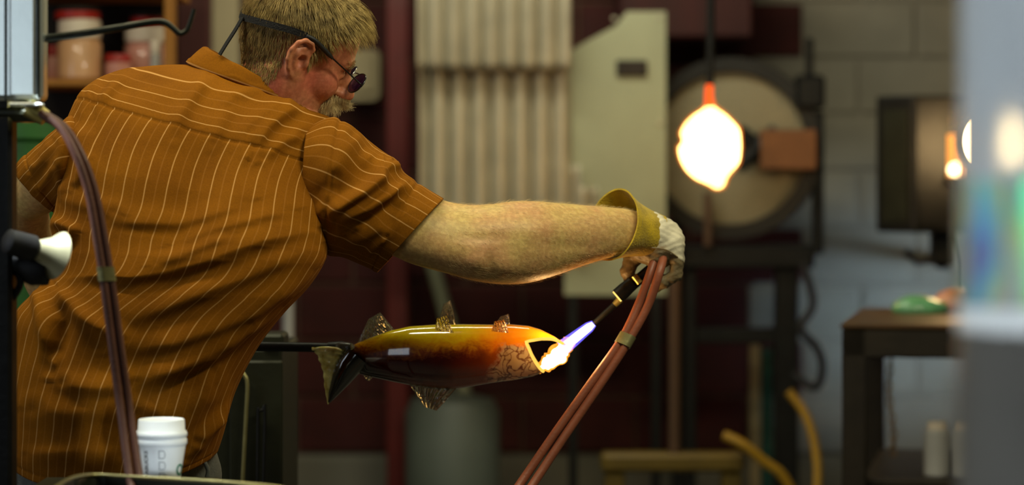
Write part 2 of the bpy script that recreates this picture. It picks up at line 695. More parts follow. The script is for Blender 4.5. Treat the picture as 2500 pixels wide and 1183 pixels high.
# beige electrical box behind the glasses
eb = thing('switch_box', P(895, 245, 8.55), 'beige metal box with rounded corners behind the eyeglasses', 'box')
poly = []
x0, x1, y0, y1, rr = 842, 927, 120, 245, 18
for cx, cy, a0 in ((x1 - rr, y0 + rr, -90), (x1 - rr, y1 - rr, 0), (x0 + rr, y1 - rr, 90), (x0 + rr, y0 + rr, 180)):
    for k in range(5):
        a = math.radians(a0 + k * 22.5)
        poly.append(P(cx + rr * math.cos(a), cy + rr * math.sin(a), 8.55))
MB().prism(poly, (0, WY - 8.55, 0)).build('housing', MAT['beige_board'], eb)
pxbox(MB(), 856, 140, 912, 225, 8.535, 0.016).build('cover_plate', MAT['beige_board'], eb)
# red steel column and brace
rc = thing('steel_column', flo(968, 8.35), 'red painted steel column between the face and the corrugated sheet', 'column')
a, b = P(944, 0, 8.35), P(994, 0, 8.35)
MB().box((a.x, 8.35, 0.0), (b.x, 8.37, 3.9), 0.003).build('flange', MAT['red_steel'], rc)
MB().box(((a.x + b.x) / 2 - 0.006, 8.37, 0.0), ((a.x + b.x) / 2 + 0.006, 8.5, 3.9)).build('web', MAT['red_steel'], rc)
MB().box((a.x, 8.5, 0.0), (b.x, 8.52, 3.9), 0.003).build('flange', MAT['red_steel'], rc)
# leaning pale pipe below the arm
tag(auto(MB().tube([P(1022, 520, 8.56), P(1112, 850, 8.53), Vector((P(1220, 0, 8.5).x, 8.5, 0.0))], 0.026, 14).build('leaning_pipe', MAT['olive_sheet'])),
    'pale metal pipe leaning behind the upper arm', 'pipe')
# white conduit by the cabinet
tag(auto(MB().tube([P(703, 560, 7.2), Vector((P(703, 0, 7.2).x, 7.2, 0))], 0.0165, 14).build('conduit_pipe', MAT['pale_post'])),
    'pale upright pipe beside the dark steel cabinet', 'pipe')
# grey gas tank
tb = P(1105, 960, 8.25)
tag(auto(MB().lathe([(0.155, 0), (0.162, 0.02), (0.162, tb.z - 0.06), (0.14, tb.z - 0.02), (0.06, tb.z), (0.03, tb.z + 0.005)],
    (tb.x, 8.25, 0), n=32).build('gas_tank', MAT['grey_tank'])), 'grey-green upright tank below the glass fish', 'tank')


# corrugated sheets
def corrugated(x0, x1, d, topf, ybot, pitch, amp, name, label, ph=0.0, tilt=0.0):
    n = int((x1 - x0) / 2.2)
    V, F = [], []
    rows = 10
    for lay in (0, 1):
        for i in range(n + 1):
            px = x0 + (x1 - x0) * i / n
            X = P(px, 0, d).x
            y = d + amp - 2 * amp * abs(math.cos(math.pi * X / pitch + ph)) ** 0.75 + lay * 0.0015
            zt = P(0, topf(px), d).z
            zb = P(0, ybot, d).z
            for k in range(rows + 1):
                f = k / rows
                V.append((X, y + tilt * f, zt + (zb - zt) * f))
    m = (n + 1) * (rows + 1)
    for i in range(n):
        for k in range(rows):
            a = i * (rows + 1) + k
            b = a + rows + 1
            F.append((a, a + 1, b + 1, b))
            F.append((m + a, m + b, m + b + 1, m + a + 1))
    for k in range(rows):
        F.append((k, m + k, m + k + 1, k + 1))
        e = n * (rows + 1) + k
        F.append((e, e + 1, m + e + 1, m + e))
    for i in range(n):
        a = i * (rows + 1)
        b = a + rows + 1
        F.append((a, b, m + b, m + a))
        F.append((a + rows, m + a + rows, m + b + rows, b + rows))
    return tag(mk(name, V, F, MAT['galvanised'], None, True), label, 'metal sheet')


corrugated(1018, 1395, 7.74, lambda p: -70, 172, 0.0604, 0.018, 'corrugated_sheet',
           'upper corrugated metal sheet overlapping the long one', 0.4, 0.03)


def ltop(p):
    return 120 if p < 1392 else (402 if p < 1418 else 455)


corrugated(1024, 1460, 7.83, ltop, 612, 0.0665, 0.019, 'corrugated_sheet',
           'long corrugated metal sheet standing behind the forearm', 1.9)

# olive sheet metal panel with a slot
pn = thing('sheet_panel', P(1500, 700, 7.86), 'olive grey sheet metal panel with a dark slot beside the corrugated sheets', 'panel')
poly = [(1626, 28), (1530, 28), (1505, 62), (1440, 96), (1378, 132), (1378, 720), (1626, 720)]
MB().prism([P(x, y, 7.86) for x, y in poly], (0, 0.03, 0)).build('sheet', MAT['olive_sheet'], pn)
pxbox(MB(), 1505, 147, 1580, 185, 7.845, 0.02, 0.003).build('slot', MAT['dark_slot'], pn)
for x, y in ((1500, 46), (1610, 42), (1610, 300)):
    p = P(x, y, 7.86)
    MB().lathe([(0.008, 0), (0.008, 0.003), (0.004, 0.006)], p, (0, -1, 0), 10).build('rivet', MAT['galvanised'], pn)
lg = P(1500, 720, 7.87)
MB().box((lg.x - 0.15, 7.865, 0.0), (lg.x - 0.12, 7.885, lg.z)).build('leg', MAT['black_steel'], pn)
MB().box((lg.x + 0.12, 7.865, 0.0), (lg.x + 0.15, 7.885, lg.z)).build('leg', MAT['black_steel'], pn)
# dark duct above the panel
tag(pxbox(MB(), 1512, -120, 1838, 92, 8.3, 0.4, 0.01).build('duct_box', MAT['dark_red_wood']),
    'dark red-brown box hanging high above the round drum', 'box')

# ------------------------------------------------------------------ round mesh-fronted drum on its stand
gd = 7.98
gs = gd / FPX
dc = P(1782, 362, gd)
dr = thing('mesh_drum', (dc.x, gd + 0.15, 0.0), 'large round drum with cream mesh face and black rim on a black stand', 'drum')
R = 205 * gs
ring = [(R * 0.90, 0.0), (R * 0.91, 0.03), (R * 1.08, 0.03), (R * 1.09, -0.02), (R * 1.09, -0.24), (R * 1.0, -0.26), (R * 0.6, -0.26), (R * 0.6, -0.235), (R * 0.9, -0.23)]
ax = Vector((-0.16, -1, 0.0)).normalized()
auto(MB().lathe(ring, dc, ax, 64, True).build('rim', MAT['black_steel'], dr))
disc = [(R * 0.915, -0.02), (R * 0.915, 0.0), (R * 0.7, 0.012), (R * 0.4, 0.02), (R * 0.14, 0.022), (R * 0.14, -0.02)]
auto(MB().lathe(disc, dc, ax, 64, True).build('mesh_face', MAT['cream_mesh'], dr))
auto(MB().lathe([(R * 0.18, 0.016), (R * 0.18, 0.03), (R * 0.1, 0.045), (0.01, 0.05)], dc, ax, 24).build('hub', MAT['brown_post'], dr))
# latch block with its dark bracket
lb = pxbox(MB(), 1858, 316, 1994, 414, gd - 0.16, 0.10, 0.006).build('latch_block', MAT['tan_block'], dr)
c = P(1848, 362, gd - 0.11)
mbk = MB()
for k in range(4):
    an = math.radians(45 + 90 * k)
    e = c + Vector((math.cos(an) * 0.085, 0, math.sin(an) * 0.095))
    mbk.tube([c, e], [0.034, 0.016], 8)
mbk.build('bracket', MAT['black_steel'], dr)
# clamp with screw spindle
cl = pxbox(MB(), 1944, 182, 2016, 266, gd - 0.1, 0.09, 0.012).build('clamp', MAT['black_steel'], dr)
p0, p1 = P(1976, 200, gd - 0.055), P(1976, 92, gd - 0.055)
mm = MB().tube([p0, p1], 0.011, 12)
for k in range(9):
    q = p0.lerp(p1, 0.15 + k * 0.09)
    mm.tube([q, q + Vector((0, 0, 0.006))], 0.0165, 12)
mm.build('screw_spindle', MAT['black_steel'], cl)
pxbox(MB(), 1985, 270, 2012, 620, gd - 0.07, 0.05, 0.006).build('side_arm', MAT['black_steel'], dr)
# stand
pxbox(MB(), 1665, 598, 1990, 655, gd - 0.03, 0.2, 0.008).build('cross_beam', MAT['black_steel'], dr)
for x0, x1 in ((1893, 1950), (1672, 1700)):
    a, b = P(x0, 640, gd), P(x1, 640, gd)
    MB().box((a.x, gd, 0), (b.x, gd + 0.06, a.z), 0.005).build('stand_leg', MAT['black_steel'], dr)
pxbox(MB(), 1690, 800, 1940, 838, gd + 0.02, 0.06, 0.005).build('lower_beam', MAT['black_steel'], dr)
a, b = P(1716, 470, gd), P(1734, 600, gd)
MB().box((a.x, gd - 0.06, b.z), (b.x, gd - 0.03, a.z), 0.003).build('strut', MAT['brown_post'], dr)
a, b = P(1640, 395, gd + 0.1), P(1668, 600, gd + 0.1)
MB().box((a.x, gd + 0.1, 0.0), (b.x, gd + 0.15, a.z), 0.003).build('stand_leg', MAT['black_steel'], dr)

# molten glass hanging in front of the drum
hd = 7.1
hs = hd / FPX
hc = P(1733, 352, hd)
hg = thing('molten_glass', P(1733, 452, hd), 'white-hot lump of molten glass hanging on a dark rod before the mesh drum', 'molten glass')


def fblob(X):
    d = sell(X, (hc.x, hc.y, hc.z - 0.005), (0.090, 0.082, 0.102))
    d = smin(d, scap(X, (hc.x + 0.005, hc.y, hc.z - 0.07), (hc.x + 0.02, hc.y, hc.z - 0.112), 0.04, 0.016), 0.03)
    d = smin(d, scap(X, (hc.x, hc.y, hc.z + 0.085), (hc.x, hc.y, hc.z + 0.125), 0.018, 0.008), 0.025)
    n = 0.006 * np.sin(X[0] * 61 + 1) * np.sin(X[2] * 53) * np.sin(X[1] * 47 + 2)
    cut = scap(X, (hc.x - 0.125, hc.y - 0.09, hc.z + 0.016), (hc.x - 0.05, hc.y - 0.05, hc.z + 0.012), 0.024, 0.006)
    cut2 = scap(X, (hc.x - 0.094, hc.y - 0.12, hc.z + 0.012), (hc.x - 0.094, hc.y + 0.12, hc.z + 0.012), 0.019, 0.019)
    return smax(smax(d + n, -cut, 0.008), -cut2, 0.006)


V, F = nets(fblob, (hc.x - 0.13, hc.y - 0.12, hc.z - 0.16), (hc.x + 0.13, hc.y + 0.12, hc.z + 0.18), 0.005)
emat('hot_glass', (1.0, 0.60, 0.18, 1), 14.0)
emat('hot_neck', (1.0, 0.10, 0.012, 1), 1.6)
mk('gather', V, F, MAT['hot_glass'], hg, True)
V, F = nets(lambda X: fblob(X) - 0.0065, (hc.x - 0.14, hc.y - 0.13, hc.z - 0.17), (hc.x + 0.14, hc.y + 0.13, hc.z + 0.19), 0.006)
mix_emit_transp('glow_skin', (1.0, 0.24, 0.02, 1), 1.6, 0.42, 16)
mk('glowing_skin', V, F, MAT['glow_skin'], hg, True)
auto(MB().tube([P(1733, 262, hd), P(1731, 235, hd), P(1732, 206, hd)], [0.014, 0.0115, 0.010], 16).build('neck', MAT['hot_neck'], hg))
auto(MB().tube([P(1733, 207, hd), P(1735, 100, hd), P(1740, -700, hd)], [0.0125, 0.012, 0.012], 14).build('rod', MAT['black_steel'], hg))
pl = bpy.data.lights.new('glow', 'POINT')
pl.energy = 2.5
pl.color = (1.0, 0.55, 0.2)
pl.shadow_soft_size = 0.1
po = bpy.data.objects.new('molten_glass_light', pl)
po.location = hc + Vector((0, -0.16, 0))
COL.objects.link(po)

# brown post on a yellow base
bp = thing('base_post', flo(1648, 7.3), 'thin brown post rising from a yellow base beside the hoses', 'post')
a, b = P(1632, 640, 7.3), P(1664, 1130, 7.3)
auto(MB().tube([Vector(((a.x + b.x) / 2, 7.32, b.z)), Vector(((a.x + b.x) / 2, 7.32, a.z + 0.04))], 0.018, 14).build('post', MAT['brown_post'], bp))
pxbox(MB(), 1468, 1108, 1818, 1152, 7.28, 0.10, 0.01).build('base_bar', MAT['yellow_paint'], bp)
for x in (1500, 1785):
    q = P(x, 1150, 7.33)
    MB().box((q.x - 0.03, 7.3, 0.0), (q.x + 0.03, 7.37, q.z), 0.006).build('foot', MAT['yellow_paint'], bp)
# yellow air hoses
tag(auto(MB().tube(spline([P(1925, 955, 7.2), P(1965, 1010, 7.18), P(1990, 1090, 7.15), P(1995, 1200, 7.1), P(1960, 1420, 7.0), P(1900, 1600, 6.9)], 28), 0.014, 12)
    .build('air_hose', MAT['yellow_hose'])), 'yellow air hose hanging beside the black stand leg', 'hose')
tag(auto(MB().tube(spline([P(1768, 1062, 7.22), P(1815, 1085, 7.2), P(1868, 1128, 7.2), P(1910, 1160, 7.2), P(1950, 1230, 7.2)], 20), 0.015, 12)
    .build('air_hose', MAT['yellow_hose'])), 'short yellow hose sloping over the yellow base', 'hose')
# dark hose loop hanging from the stand
tag(auto(MB().tube(spline([P(1960, 640, 7.96), P(1985, 740, 7.93), P(1955, 800, 7.92), P(1995, 850, 7.92), P(2008, 900, 7.92), P(1990, 945, 7.93), P(1940, 915, 7.99)], 40), 0.014, 10)
    .build('cable_loop', MAT['black_rubber'])), 'black cable hanging in a loop from the drum stand', 'cable')
# thin boards leaning on the wall behind the stand
a, b = P(1832, 0, 8.5), P(1856, 0, 8.5)
tag(MB().box((a.x, 8.5, 0), (b.x, 8.53, P(0, 842, 8.5).z), 0.003).build('leaning_board', MAT['beige_board']),
    'thin pale board standing against the wall below the drum', 'board')
a, b = P(1862, 0, 8.4), P(1886, 0, 8.4)
tag(MB().box((a.x, 8.4, 0), (b.x, 8.43, P(0, 850, 8.4).z), 0.003).build('leaning_board', MAT['teal_paint']),
    'thin teal board standing next to the pale one below the drum', 'board')

# ------------------------------------------------------------------ black furnace box on the right wall
fd = 7.6
fb = thing('furnace_box', P(2238, 575, fd), 'black steel furnace box with a glowing opening at the right', 'furnace')
zt, zbm = P(0, 232, fd).z, P(0, 568, fd).z
e0, e1, e2 = P(2140, 0, fd + 0.10), P(2230, 0, fd), P(2345, 0, fd + 0.03)
e2 = P(2420, 0, fd + 0.045)
plan = [(e0.x, e0.y), (e1.x, e1.y), (e2.x, e2.y), (e2.x + 0.03, e2.y + 0.28), (e0.x + 0.06, e0.y + 0.3)]
MB().prism([Vector((x, y, zbm)) for x, y in plan], (0, 0, zt - zbm)).build('body', MAT['black_steel'], fb, bev=0.008)


def onface(A, B, u0, u1, z0, z1, off, th):
    A = Vector(A[:2])
    B = Vector(B[:2])
    n = Vector(((B - A).y, -(B - A).x)).normalized()
    pts = []
    p0 = A.lerp(B, u0)
    p1 = A.lerp(B, u1)
    base = [p0 + n * (off + th), p1 + n * (off + th), p1 + n * off, p0 + n * off]
    return MB().prism([Vector((q.x, q.y, z0)) for q in base], (0, 0, z1 - z0))


h = zt - zbm
onface(e0, e1, 0.2, 0.86, zbm + h * 0.08, zt - h * 0.1, 0.0, 0.006).build('side_panel', MAT['olive_black_steel'], fb)
onface(e1, e2, 0.04, 0.36, zbm + h * 0.05, zt - h * 0.05, 0.0, 0.006).build('door', MAT['black_steel'], fb)
emat('fire_orange', (1.0, 0.34, 0.05, 1), 1.7)
emat('fire_white', (1.0, 0.72, 0.34, 1), 7.0)
emat('glow_white', (1.0, 0.66, 0.30, 1), 42.0)
z1, z0 = P(0, 328, fd).z, P(0, 430, fd).z
op = onface(e1, e2, 0.44, 0.74, z0, z1, -0.002, 0.006).build('opening', MAT['fire_orange'], fb)
q = P(2336, 412, fd - 0.005)
auto(MB().lathe([(0.004, 0), (0.022, 0.006), (0.027, 0.02), (0.02, 0.036), (0.004, 0.042)], q - Vector((0, 0, 0.022)), n=18).build('flame', MAT['fire_white'], op))
onface(e1, e2, 0.40, 0.78, z0 - 0.02, z0, 0.0, 0.03).build('sill', MAT['black_steel'], fb)
pm = P(2300, 0, fd + 0.1)
MB().box((pm.x - 0.03, fd + 0.08, P(0, 650, fd).z), (pm.x + 0.04, fd + 0.16, zbm + 0.01), 0.006).build('mount', MAT['black_steel'], fb)
MB().tube([Vector((pm.x, fd + 0.12, P(0, 640, fd).z)), P(2318, 640, WY)], 0.025, 12).build('wall_arm', MAT['black_steel'], fb)
MB().tube([P(2210, 612, fd + 0.1), P(2240, 640, fd + 0.1), P(2290, 625, fd + 0.1)], 0.012, 10).build('cable', MAT['black_rubber'], fb)
MB().tube([P(2330, 560, fd + 0.1), P(2350, 640, fd + 0.08), P(2352, 780, fd + 0.05)], 0.006, 8).build('cable', MAT['black_rubber'], fb)
# added glowing disc, makes the bright furnace glow inside the glass column
ff = thing('added_glow_disc', P(2440, 430, 7.3), 'round glowing disc added for the furnace glow in the glass column', 'furnace')
fc = P(2430, 345, 7.3)
auto(MB().lathe([(0.088, 0.0), (0.09, 0.010), (0.096, 0.010), (0.098, 0.0), (0.098, -0.09), (0.088, -0.09)], fc, (0, -1, 0), 40, True).build('ring', MAT['olive_black_steel'], ff))
auto(MB().lathe([(0.086, -0.05), (0.086, -0.02), (0.04, -0.006), (0.004, -0.004)], fc, (0, -1, 0), 40).build('glow_core', MAT['glow_white'], ff))
MB().box((fc.x - 0.02, 7.38, 0.0), (fc.x + 0.02, 7.44, fc.z - 0.1), 0.004).build('stand', MAT['black_steel'], ff)

# ------------------------------------------------------------------ steel work table, right
td = 6.2
tz = P(0, 790, td).z
A = P(2055, 790, td)
rot = math.radians(-12)
tt = thing('work_table', (A.x, A.y, 0), 'dark steel work table with square legs at the lower right', 'table')


def tbox(u0, u1, v0, v1, z0, z1, bev=0.004):
    m = MB().box((A.x + u0, A.y + v0, z0), (A.x + u1, A.y + v1, z1), bev, rot, (A.x, A.y, 0))
    return m


tbox(-0.005, 0.95, -0.005, 0.85, tz - 0.012, tz).build('top_plate', MAT['table_plate'], tt)
tbox(0, 0.94, 0.0, 0.05, tz - 0.085, tz - 0.012).build('apron', MAT['table_steel'], tt)
tbox(0, 0.05, 0.05, 0.80, tz - 0.085, tz - 0.012).build('apron', MAT['table_steel'], tt)
for u, v in ((0, 0), (0.88, 0), (0, 0.78), (0.88, 0.78)):
    tbox(u, u + 0.062, v, v + 0.062, 0, tz - 0.012).build('leg', MAT['table_steel'], tt)
zs = P(0, 1140, td + 0.3).z
tbox(0.05, 0.9, 0.05, 0.8, zs - 0.02, zs).build('lower_shelf', MAT['table_steel'], tt)


def tpt(u, v, z):
    c, s = math.cos(rot), math.sin(rot)
    return Vector((A.x + u * c - v * s, A.y + u * s + v * c, z))


def lump(name, c, r, mat, label, cat, seed):
    V, F = nets(lambda X: sell(X, c, r) + 0.12 * min(r) * np.sin(X[0] * 40 + seed) * np.cos(X[1] * 33 + seed), [c[i] - r[i] * 1.4 for i in range(3)], [c[i] + r[i] * 1.4 for i in range(3)], min(r) / 4)
    V[:, 2] = np.maximum(V[:, 2], tz)
    return tag(mk(name, V, F, MAT[mat], None, True), label, cat)


p = Vector((1.135, 6.72, tz + 0.012))
lump('glass_slab', p, (0.085, 0.06, 0.036), 'green_glass', 'pale green glass slab lying on the steel table', 'glass piece', 1.0)
p = Vector((1.25, 6.80, tz + 0.02))
lump('glass_piece', p, (0.066, 0.055, 0.05), 'orange_glass', 'orange glass lump lying beside the green slab', 'glass piece', 2.4)
# two white canisters and a crumpled rag on the lower shelf
for k, (u, dlt) in enumerate(((0.235, 'left'), (0.31, 'right'))):
    b_ = tpt(u, 0.16, zs)
    t = thing('canister', b_, 'white canister under the steel table, %s one of the pair' % dlt, 'canister', 'canisters on the lower shelf')
    auto(MB().lathe([(0.03, 0), (0.034, 0.004), (0.034, 0.115), (0.028, 0.122)], b_, n=20).build('body', MAT['pale_post'], t))
    auto(MB().lathe([(0.026, 0.12), (0.026, 0.138), (0.02, 0.142)], b_, n=20).build('cap', MAT['lid_white'], t))
# hanging chain
ct = P(2176, 872, 6.3)
ch = thing('hanging_chain', ct - Vector((0, 0, 0.26)), 'thin brass chain hanging below the steel table', 'chain')
n = 12
for k in range(n):
    c = ct - Vector((0.006 * math.sin(k * 0.5), 0, 0.012 + k * 0.021))
    pts = []
    for j in range(12):
        a = 2 * math.pi * j / 12
        u = Vector((1, 0, 0)) if k % 2 else Vector((0.3, 1, 0)).normalized()
        pts.append(c + u * (0.0075 * math.cos(a)) + Vector((0, 0, 0.0145 * math.sin(a))))
    V, F = tube(pts, 0.0028, 6, False, True)
    mk('link', V, F, MAT['gold_chain'], ch, True)
# ------------------------------------------------------------------ steel cabinet behind the man
kd = 4.95
kb = thing('steel_cabinet', flo(622, kd), 'dark olive steel cabinet behind the shirt, below the blowpipe', 'cabinet')
a, b = P(548, 0, kd), P(688, 0, kd)
kz = P(0, 850, kd).z
MB().box((a.x - 0.25, kd, 0.0), (b.x, kd + 0.38, kz), 0.006).build('body', MAT['olive_black_steel'], kb)
pxbox(MB(), 560, 880, 690, 1420, kd - 0.012, 0.014, 0.004).build('door', MAT['olive_black_steel'], kb)
pxbox(MB(), 640, 815, 692, 852, kd - 0.01, 0.12, 0.006).build('pipe_rest', MAT['olive_black_steel'], kb)
auto(MB().tube(spline([P(584, 908, kd - 0.02), P(596, 914, kd - 0.024), P(604, 938, kd - 0.026), P(601, 1010, kd - 0.026), P(592, 1184, kd - 0.026), P(588, 1300, kd - 0.02)], 26), 0.0042, 10)
     .build('wire_handle', MAT['worn_edge'], kb))
hp = [P(628, 1300, kd - 0.03), P(630, 1020, kd - 0.03), P(634, 1003, kd - 0.03), P(642, 1001, kd - 0.03), P(647, 1012, kd - 0.03), P(640, 1300, kd - 0.03)]
auto(MB().tube(spline(hp, 30), 0.0035, 8).build('pull_handle', MAT['black_steel'], kb))

# ------------------------------------------------------------------ blowpipe with the glass fish
qd = 4.66
pp = thing('blowpipe', P(500, 846, qd), 'dark steel blowpipe reaching from the man to the tail of the fish', 'blowpipe')
auto(MB().tube([P(-260, 842, qd + 0.03), P(640, 845, qd), P(800, 848, qd)], 0.0092, 16).build('tube', MAT['black_steel'], pp))
auto(MB().tube([P(800, 848, qd), P(835, 849, qd), P(858, 850, qd)], [0.0105, 0.0135, 0.009], 16).build('tip', MAT['black_steel'], pp))

fdep = 4.65
fs = fdep / FPX
fish = thing('glass_fish', P(1080, 1000, fdep), 'amber and dark red blown glass fish with open glowing mouth', 'glass fish')
top_pts = np.array([(846, 850), (870, 838), (900, 825), (950, 807), (1000, 796), (1060, 792), (1130, 791), (1200, 792), (1245, 791), (1290, 795), (1320, 804), (1350, 819), (1378, 838)], float)
bot_pts = np.array([(846, 893), (862, 906), (885, 914), (915, 921), (960, 931), (1010, 941), (1060, 948), (1105, 950), (1150, 943), (1200, 934), (1260, 926), (1300, 918), (1326, 908)], float)


def tb(x, pts):
    return np.interp(x, pts[:, 0], pts[:, 1])


NS, NA = 110, 72


def fish_pt(s, phi, off=0.0):
    # phi 0 = near side, pi/2 = top
    sn, cs = math.sin(phi), math.cos(phi)
    xe = 1282 + (96 * ((sn - 0.4) / 0.6) ** 0.85 if sn > 0.4 else 44 * ((0.4 - sn) / 1.4) ** 1.05)
    x = 846 + s * (xe - 846)
    yt, yb = tb(x, top_pts), tb(x, bot_pts)
    if x > 1326:
        yb = 908 - (x - 1326) * 0.9
    h = (yb - yt) / 2
    m = (yb + yt) / 2
    # narrower than tall
    wdt = h * (0.62 if s > 0.1 else 0.35 + 2.7 * s)
    if s < 0.03:
        wdt *= 0.9
    nv = Vector((0, -cs / max(wdt, 1), sn / max(h, 1))).normalized()
    cc = math.copysign(abs(cs) ** 0.9, cs)
    ss = math.copysign(abs(sn) ** 0.92, sn)
    return P(x, m - ss * h, fdep) + Vector((0, -cc * wdt * fs, 0)) + nv * off


V, F = [], []
for lay, off in ((0, 0.0), (1, -0.0045)):
    for i in range(NS + 1):
        for k in range(NA):
            V.append(fish_pt(i / NS, 2 * math.pi * k / NA, off))
M1 = (NS + 1) * NA
for i in range(NS):
    for k in range(NA):
        k2 = (k + 1) % NA
        F.append((i * NA + k, (i + 1) * NA + k, (i + 1) * NA + k2, i * NA + k2))
        F.append((M1 + i * NA + k, M1 + i * NA + k2, M1 + (i + 1) * NA + k2, M1 + (i + 1) * NA + k))
for k in range(NA):
    k2 = (k + 1) % NA
    e = NS * NA
    F.append((e + k, M1 + e + k, M1 + e + k2, e + k2))
F.append(tuple(range(NA)))
F.append(tuple(M1 + k for k in range(NA))[::-1])


def fish_material():
    m, nt, b = nodes_of('fish_glass')
    N, L = nt.nodes, nt.links
    tc = N.new('ShaderNodeTexCoord')
    sx = N.new('ShaderNodeSeparateXYZ')
    L.new(tc.outputs['Object'], sx.inputs[0])

    def math_(op, a, bb=None, clamp=False):
        n = N.new('ShaderNodeMath')
        n.operation = op
        n.use_clamp = clamp
        for i, v in enumerate((a, bb)):
            if v is None:
                continue
            if isinstance(v, (int, float)):
                n.inputs[i].default_value = v
            else:
                L.new(v, n.inputs[i])
        return n.outputs[0]

    def noise(scale, detail=4, rough=0.6, dist=0.0, stretch=(1, 1, 1)):
        mp = N.new('ShaderNodeMapping')
        mp.inputs['Scale'].default_value = stretch
        L.new(tc.outputs['Object'], mp.inputs['Vector'])
        n = N.new('ShaderNodeTexNoise')
        n.inputs['Scale'].default_value = scale
        n.inputs['Detail'].default_value = detail
        n.inputs['Roughness'].default_value = rough
        n.inputs['Distortion'].default_value = dist
        L.new(mp.outputs['Vector'], n.inputs['Vector'])
        return n.outputs['Fac'], mp.outputs['Vector']

    def mix(fac, a, c):
        n = N.new('ShaderNodeMix')
        n.data_type = 'RGBA'
        if isinstance(fac, (int, float)):
            n.inputs[0].default_value = fac
        else:
            L.new(fac, n.inputs[0])
        for i, v in ((6, a), (7, c)):
            if isinstance(v, tuple):
                n.inputs[i].default_value = v
            else:
                L.new(v, n.inputs[i])
        return n.outputs[2]

    # object frame: origin at photo (1080,1000); metres
    X = math_('MULTIPLY', sx.outputs['X'], 1 / fs)      # in mm-like units of the layout
    Z = math_('MULTIPLY', sx.outputs['Z'], 1 / fs)
    n1, _ = noise(26, 6, 0.65, 1.2, (1, 1, 1))
    n2, _ = noise(60, 5, 0.7, 2.0, (0.6, 1, 1.5))
    zz = math_('ADD', Z, math_('MULTIPLY', math_('SUBTRACT', n1, 0.5), 70))
    zz = math_('ADD', zz, math_('MULTIPLY', math_('SUBTRACT', n2, 0.5), 34))
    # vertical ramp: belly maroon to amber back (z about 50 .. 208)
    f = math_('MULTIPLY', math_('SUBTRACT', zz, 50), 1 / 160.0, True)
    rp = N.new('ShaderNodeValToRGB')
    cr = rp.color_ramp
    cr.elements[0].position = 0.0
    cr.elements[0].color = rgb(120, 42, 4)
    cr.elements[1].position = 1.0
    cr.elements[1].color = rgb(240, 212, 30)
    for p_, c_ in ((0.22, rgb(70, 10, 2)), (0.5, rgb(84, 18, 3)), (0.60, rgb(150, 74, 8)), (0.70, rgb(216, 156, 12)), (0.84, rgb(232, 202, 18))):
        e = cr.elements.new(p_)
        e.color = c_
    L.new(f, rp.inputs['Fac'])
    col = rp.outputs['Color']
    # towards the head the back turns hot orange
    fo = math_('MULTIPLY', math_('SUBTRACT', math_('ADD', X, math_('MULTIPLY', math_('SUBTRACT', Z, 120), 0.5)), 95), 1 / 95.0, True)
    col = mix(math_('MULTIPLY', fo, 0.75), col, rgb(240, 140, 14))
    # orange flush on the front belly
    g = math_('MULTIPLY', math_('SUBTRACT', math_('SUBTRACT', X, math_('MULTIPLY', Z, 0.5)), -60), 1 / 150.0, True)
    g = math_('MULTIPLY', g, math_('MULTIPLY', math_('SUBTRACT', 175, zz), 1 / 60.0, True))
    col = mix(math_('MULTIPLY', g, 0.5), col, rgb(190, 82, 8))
    # pale gill plate with brown veins
    pk = math_('SUBTRACT', math_('ADD', X, math_('MULTIPLY', math_('SUBTRACT', n1, 0.5), 60)), math_('MULTIPLY', math_('SUBTRACT', 90, Z), -0.35))
    pl_ = math_('MULTIPLY', math_('SUBTRACT', pk, 108), 1 / 22.0, True)
    pl_ = math_('MULTIPLY', pl_, math_('MULTIPLY', math_('SUBTRACT', 170, zz), 1 / 14.0, True))
    vo = N.new('ShaderNodeTexVoronoi')
    vo.feature = 'DISTANCE_TO_EDGE'
    vo.inputs['Scale'].default_value = 62
    mpv = N.new('ShaderNodeMapping')
    mpv.inputs['Scale'].default_value = (0.9, 0.3, 0.8)
    nd = N.new('ShaderNodeTexNoise')
    nd.inputs['Scale'].default_value = 40
    L.new(tc.outputs['Object'], nd.inputs['Vector'])
    va = N.new('ShaderNodeVectorMath')
    va.operation = 'MULTIPLY_ADD'
    L.new(nd.outputs['Color'], va.inputs[0])
    va.inputs[1].default_value = (0.055, 0.055, 0.055)
    L.new(tc.outputs['Object'], va.inputs[2])
    L.new(va.outputs[0], mpv.inputs['Vector'])
    L.new(mpv.outputs['Vector'], vo.inputs['Vector'])
    vein = math_('SUBTRACT', 1.0, math_('MULTIPLY', math_('MULTIPLY', vo.outputs['Distance'], math_('ADD', math_('MULTIPLY', n2, 16.0), 1.0)), 1.0, True), True)
    gill = mix(vein, rgb(196, 180, 140), rgb(90, 30, 8))
    col = mix(math_('MULTIPLY', pl_, 0.9), col, gill)
    # tail end nearly black
    tl = math_('MULTIPLY', math_('SUBTRACT', -135, math_('ADD', X, math_('MULTIPLY', math_('SUBTRACT', Z, 110), 1.3))), 1 / 60.0, True)
    col = mix(math_('MULTIPLY', tl, 0.93), col, rgb(18, 8, 4))
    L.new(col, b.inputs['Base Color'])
    b.inputs['Roughness'].default_value = 0.12
    b.inputs['Coat Weight'].default_value = 1.0
    b.inputs['Coat Roughness'].default_value = 0.02
    b.inputs['Subsurface Weight'].default_value = 0.35
    b.inputs['Subsurface Radius'].default_value = (0.020, 0.018, 0.004)
    b.inputs['Subsurface Scale'].default_value = 0.5
    # heat: the glass near the mouth still glows from within
    heat = math_('MULTIPLY', math_('SUBTRACT', math_('ADD', X, math_('MULTIPLY', math_('SUBTRACT', Z, 150), 0.4)), 185), 1 / 110.0, True)
    L.new(math_('MULTIPLY', math_('POWER', heat, 2.0), 0.55), b.inputs['Emission Strength'])
    b.inputs['Emission Color'].default_value = (1.0, 0.36, 0.03, 1)
    MAT['fish_glass'] = m
    return m


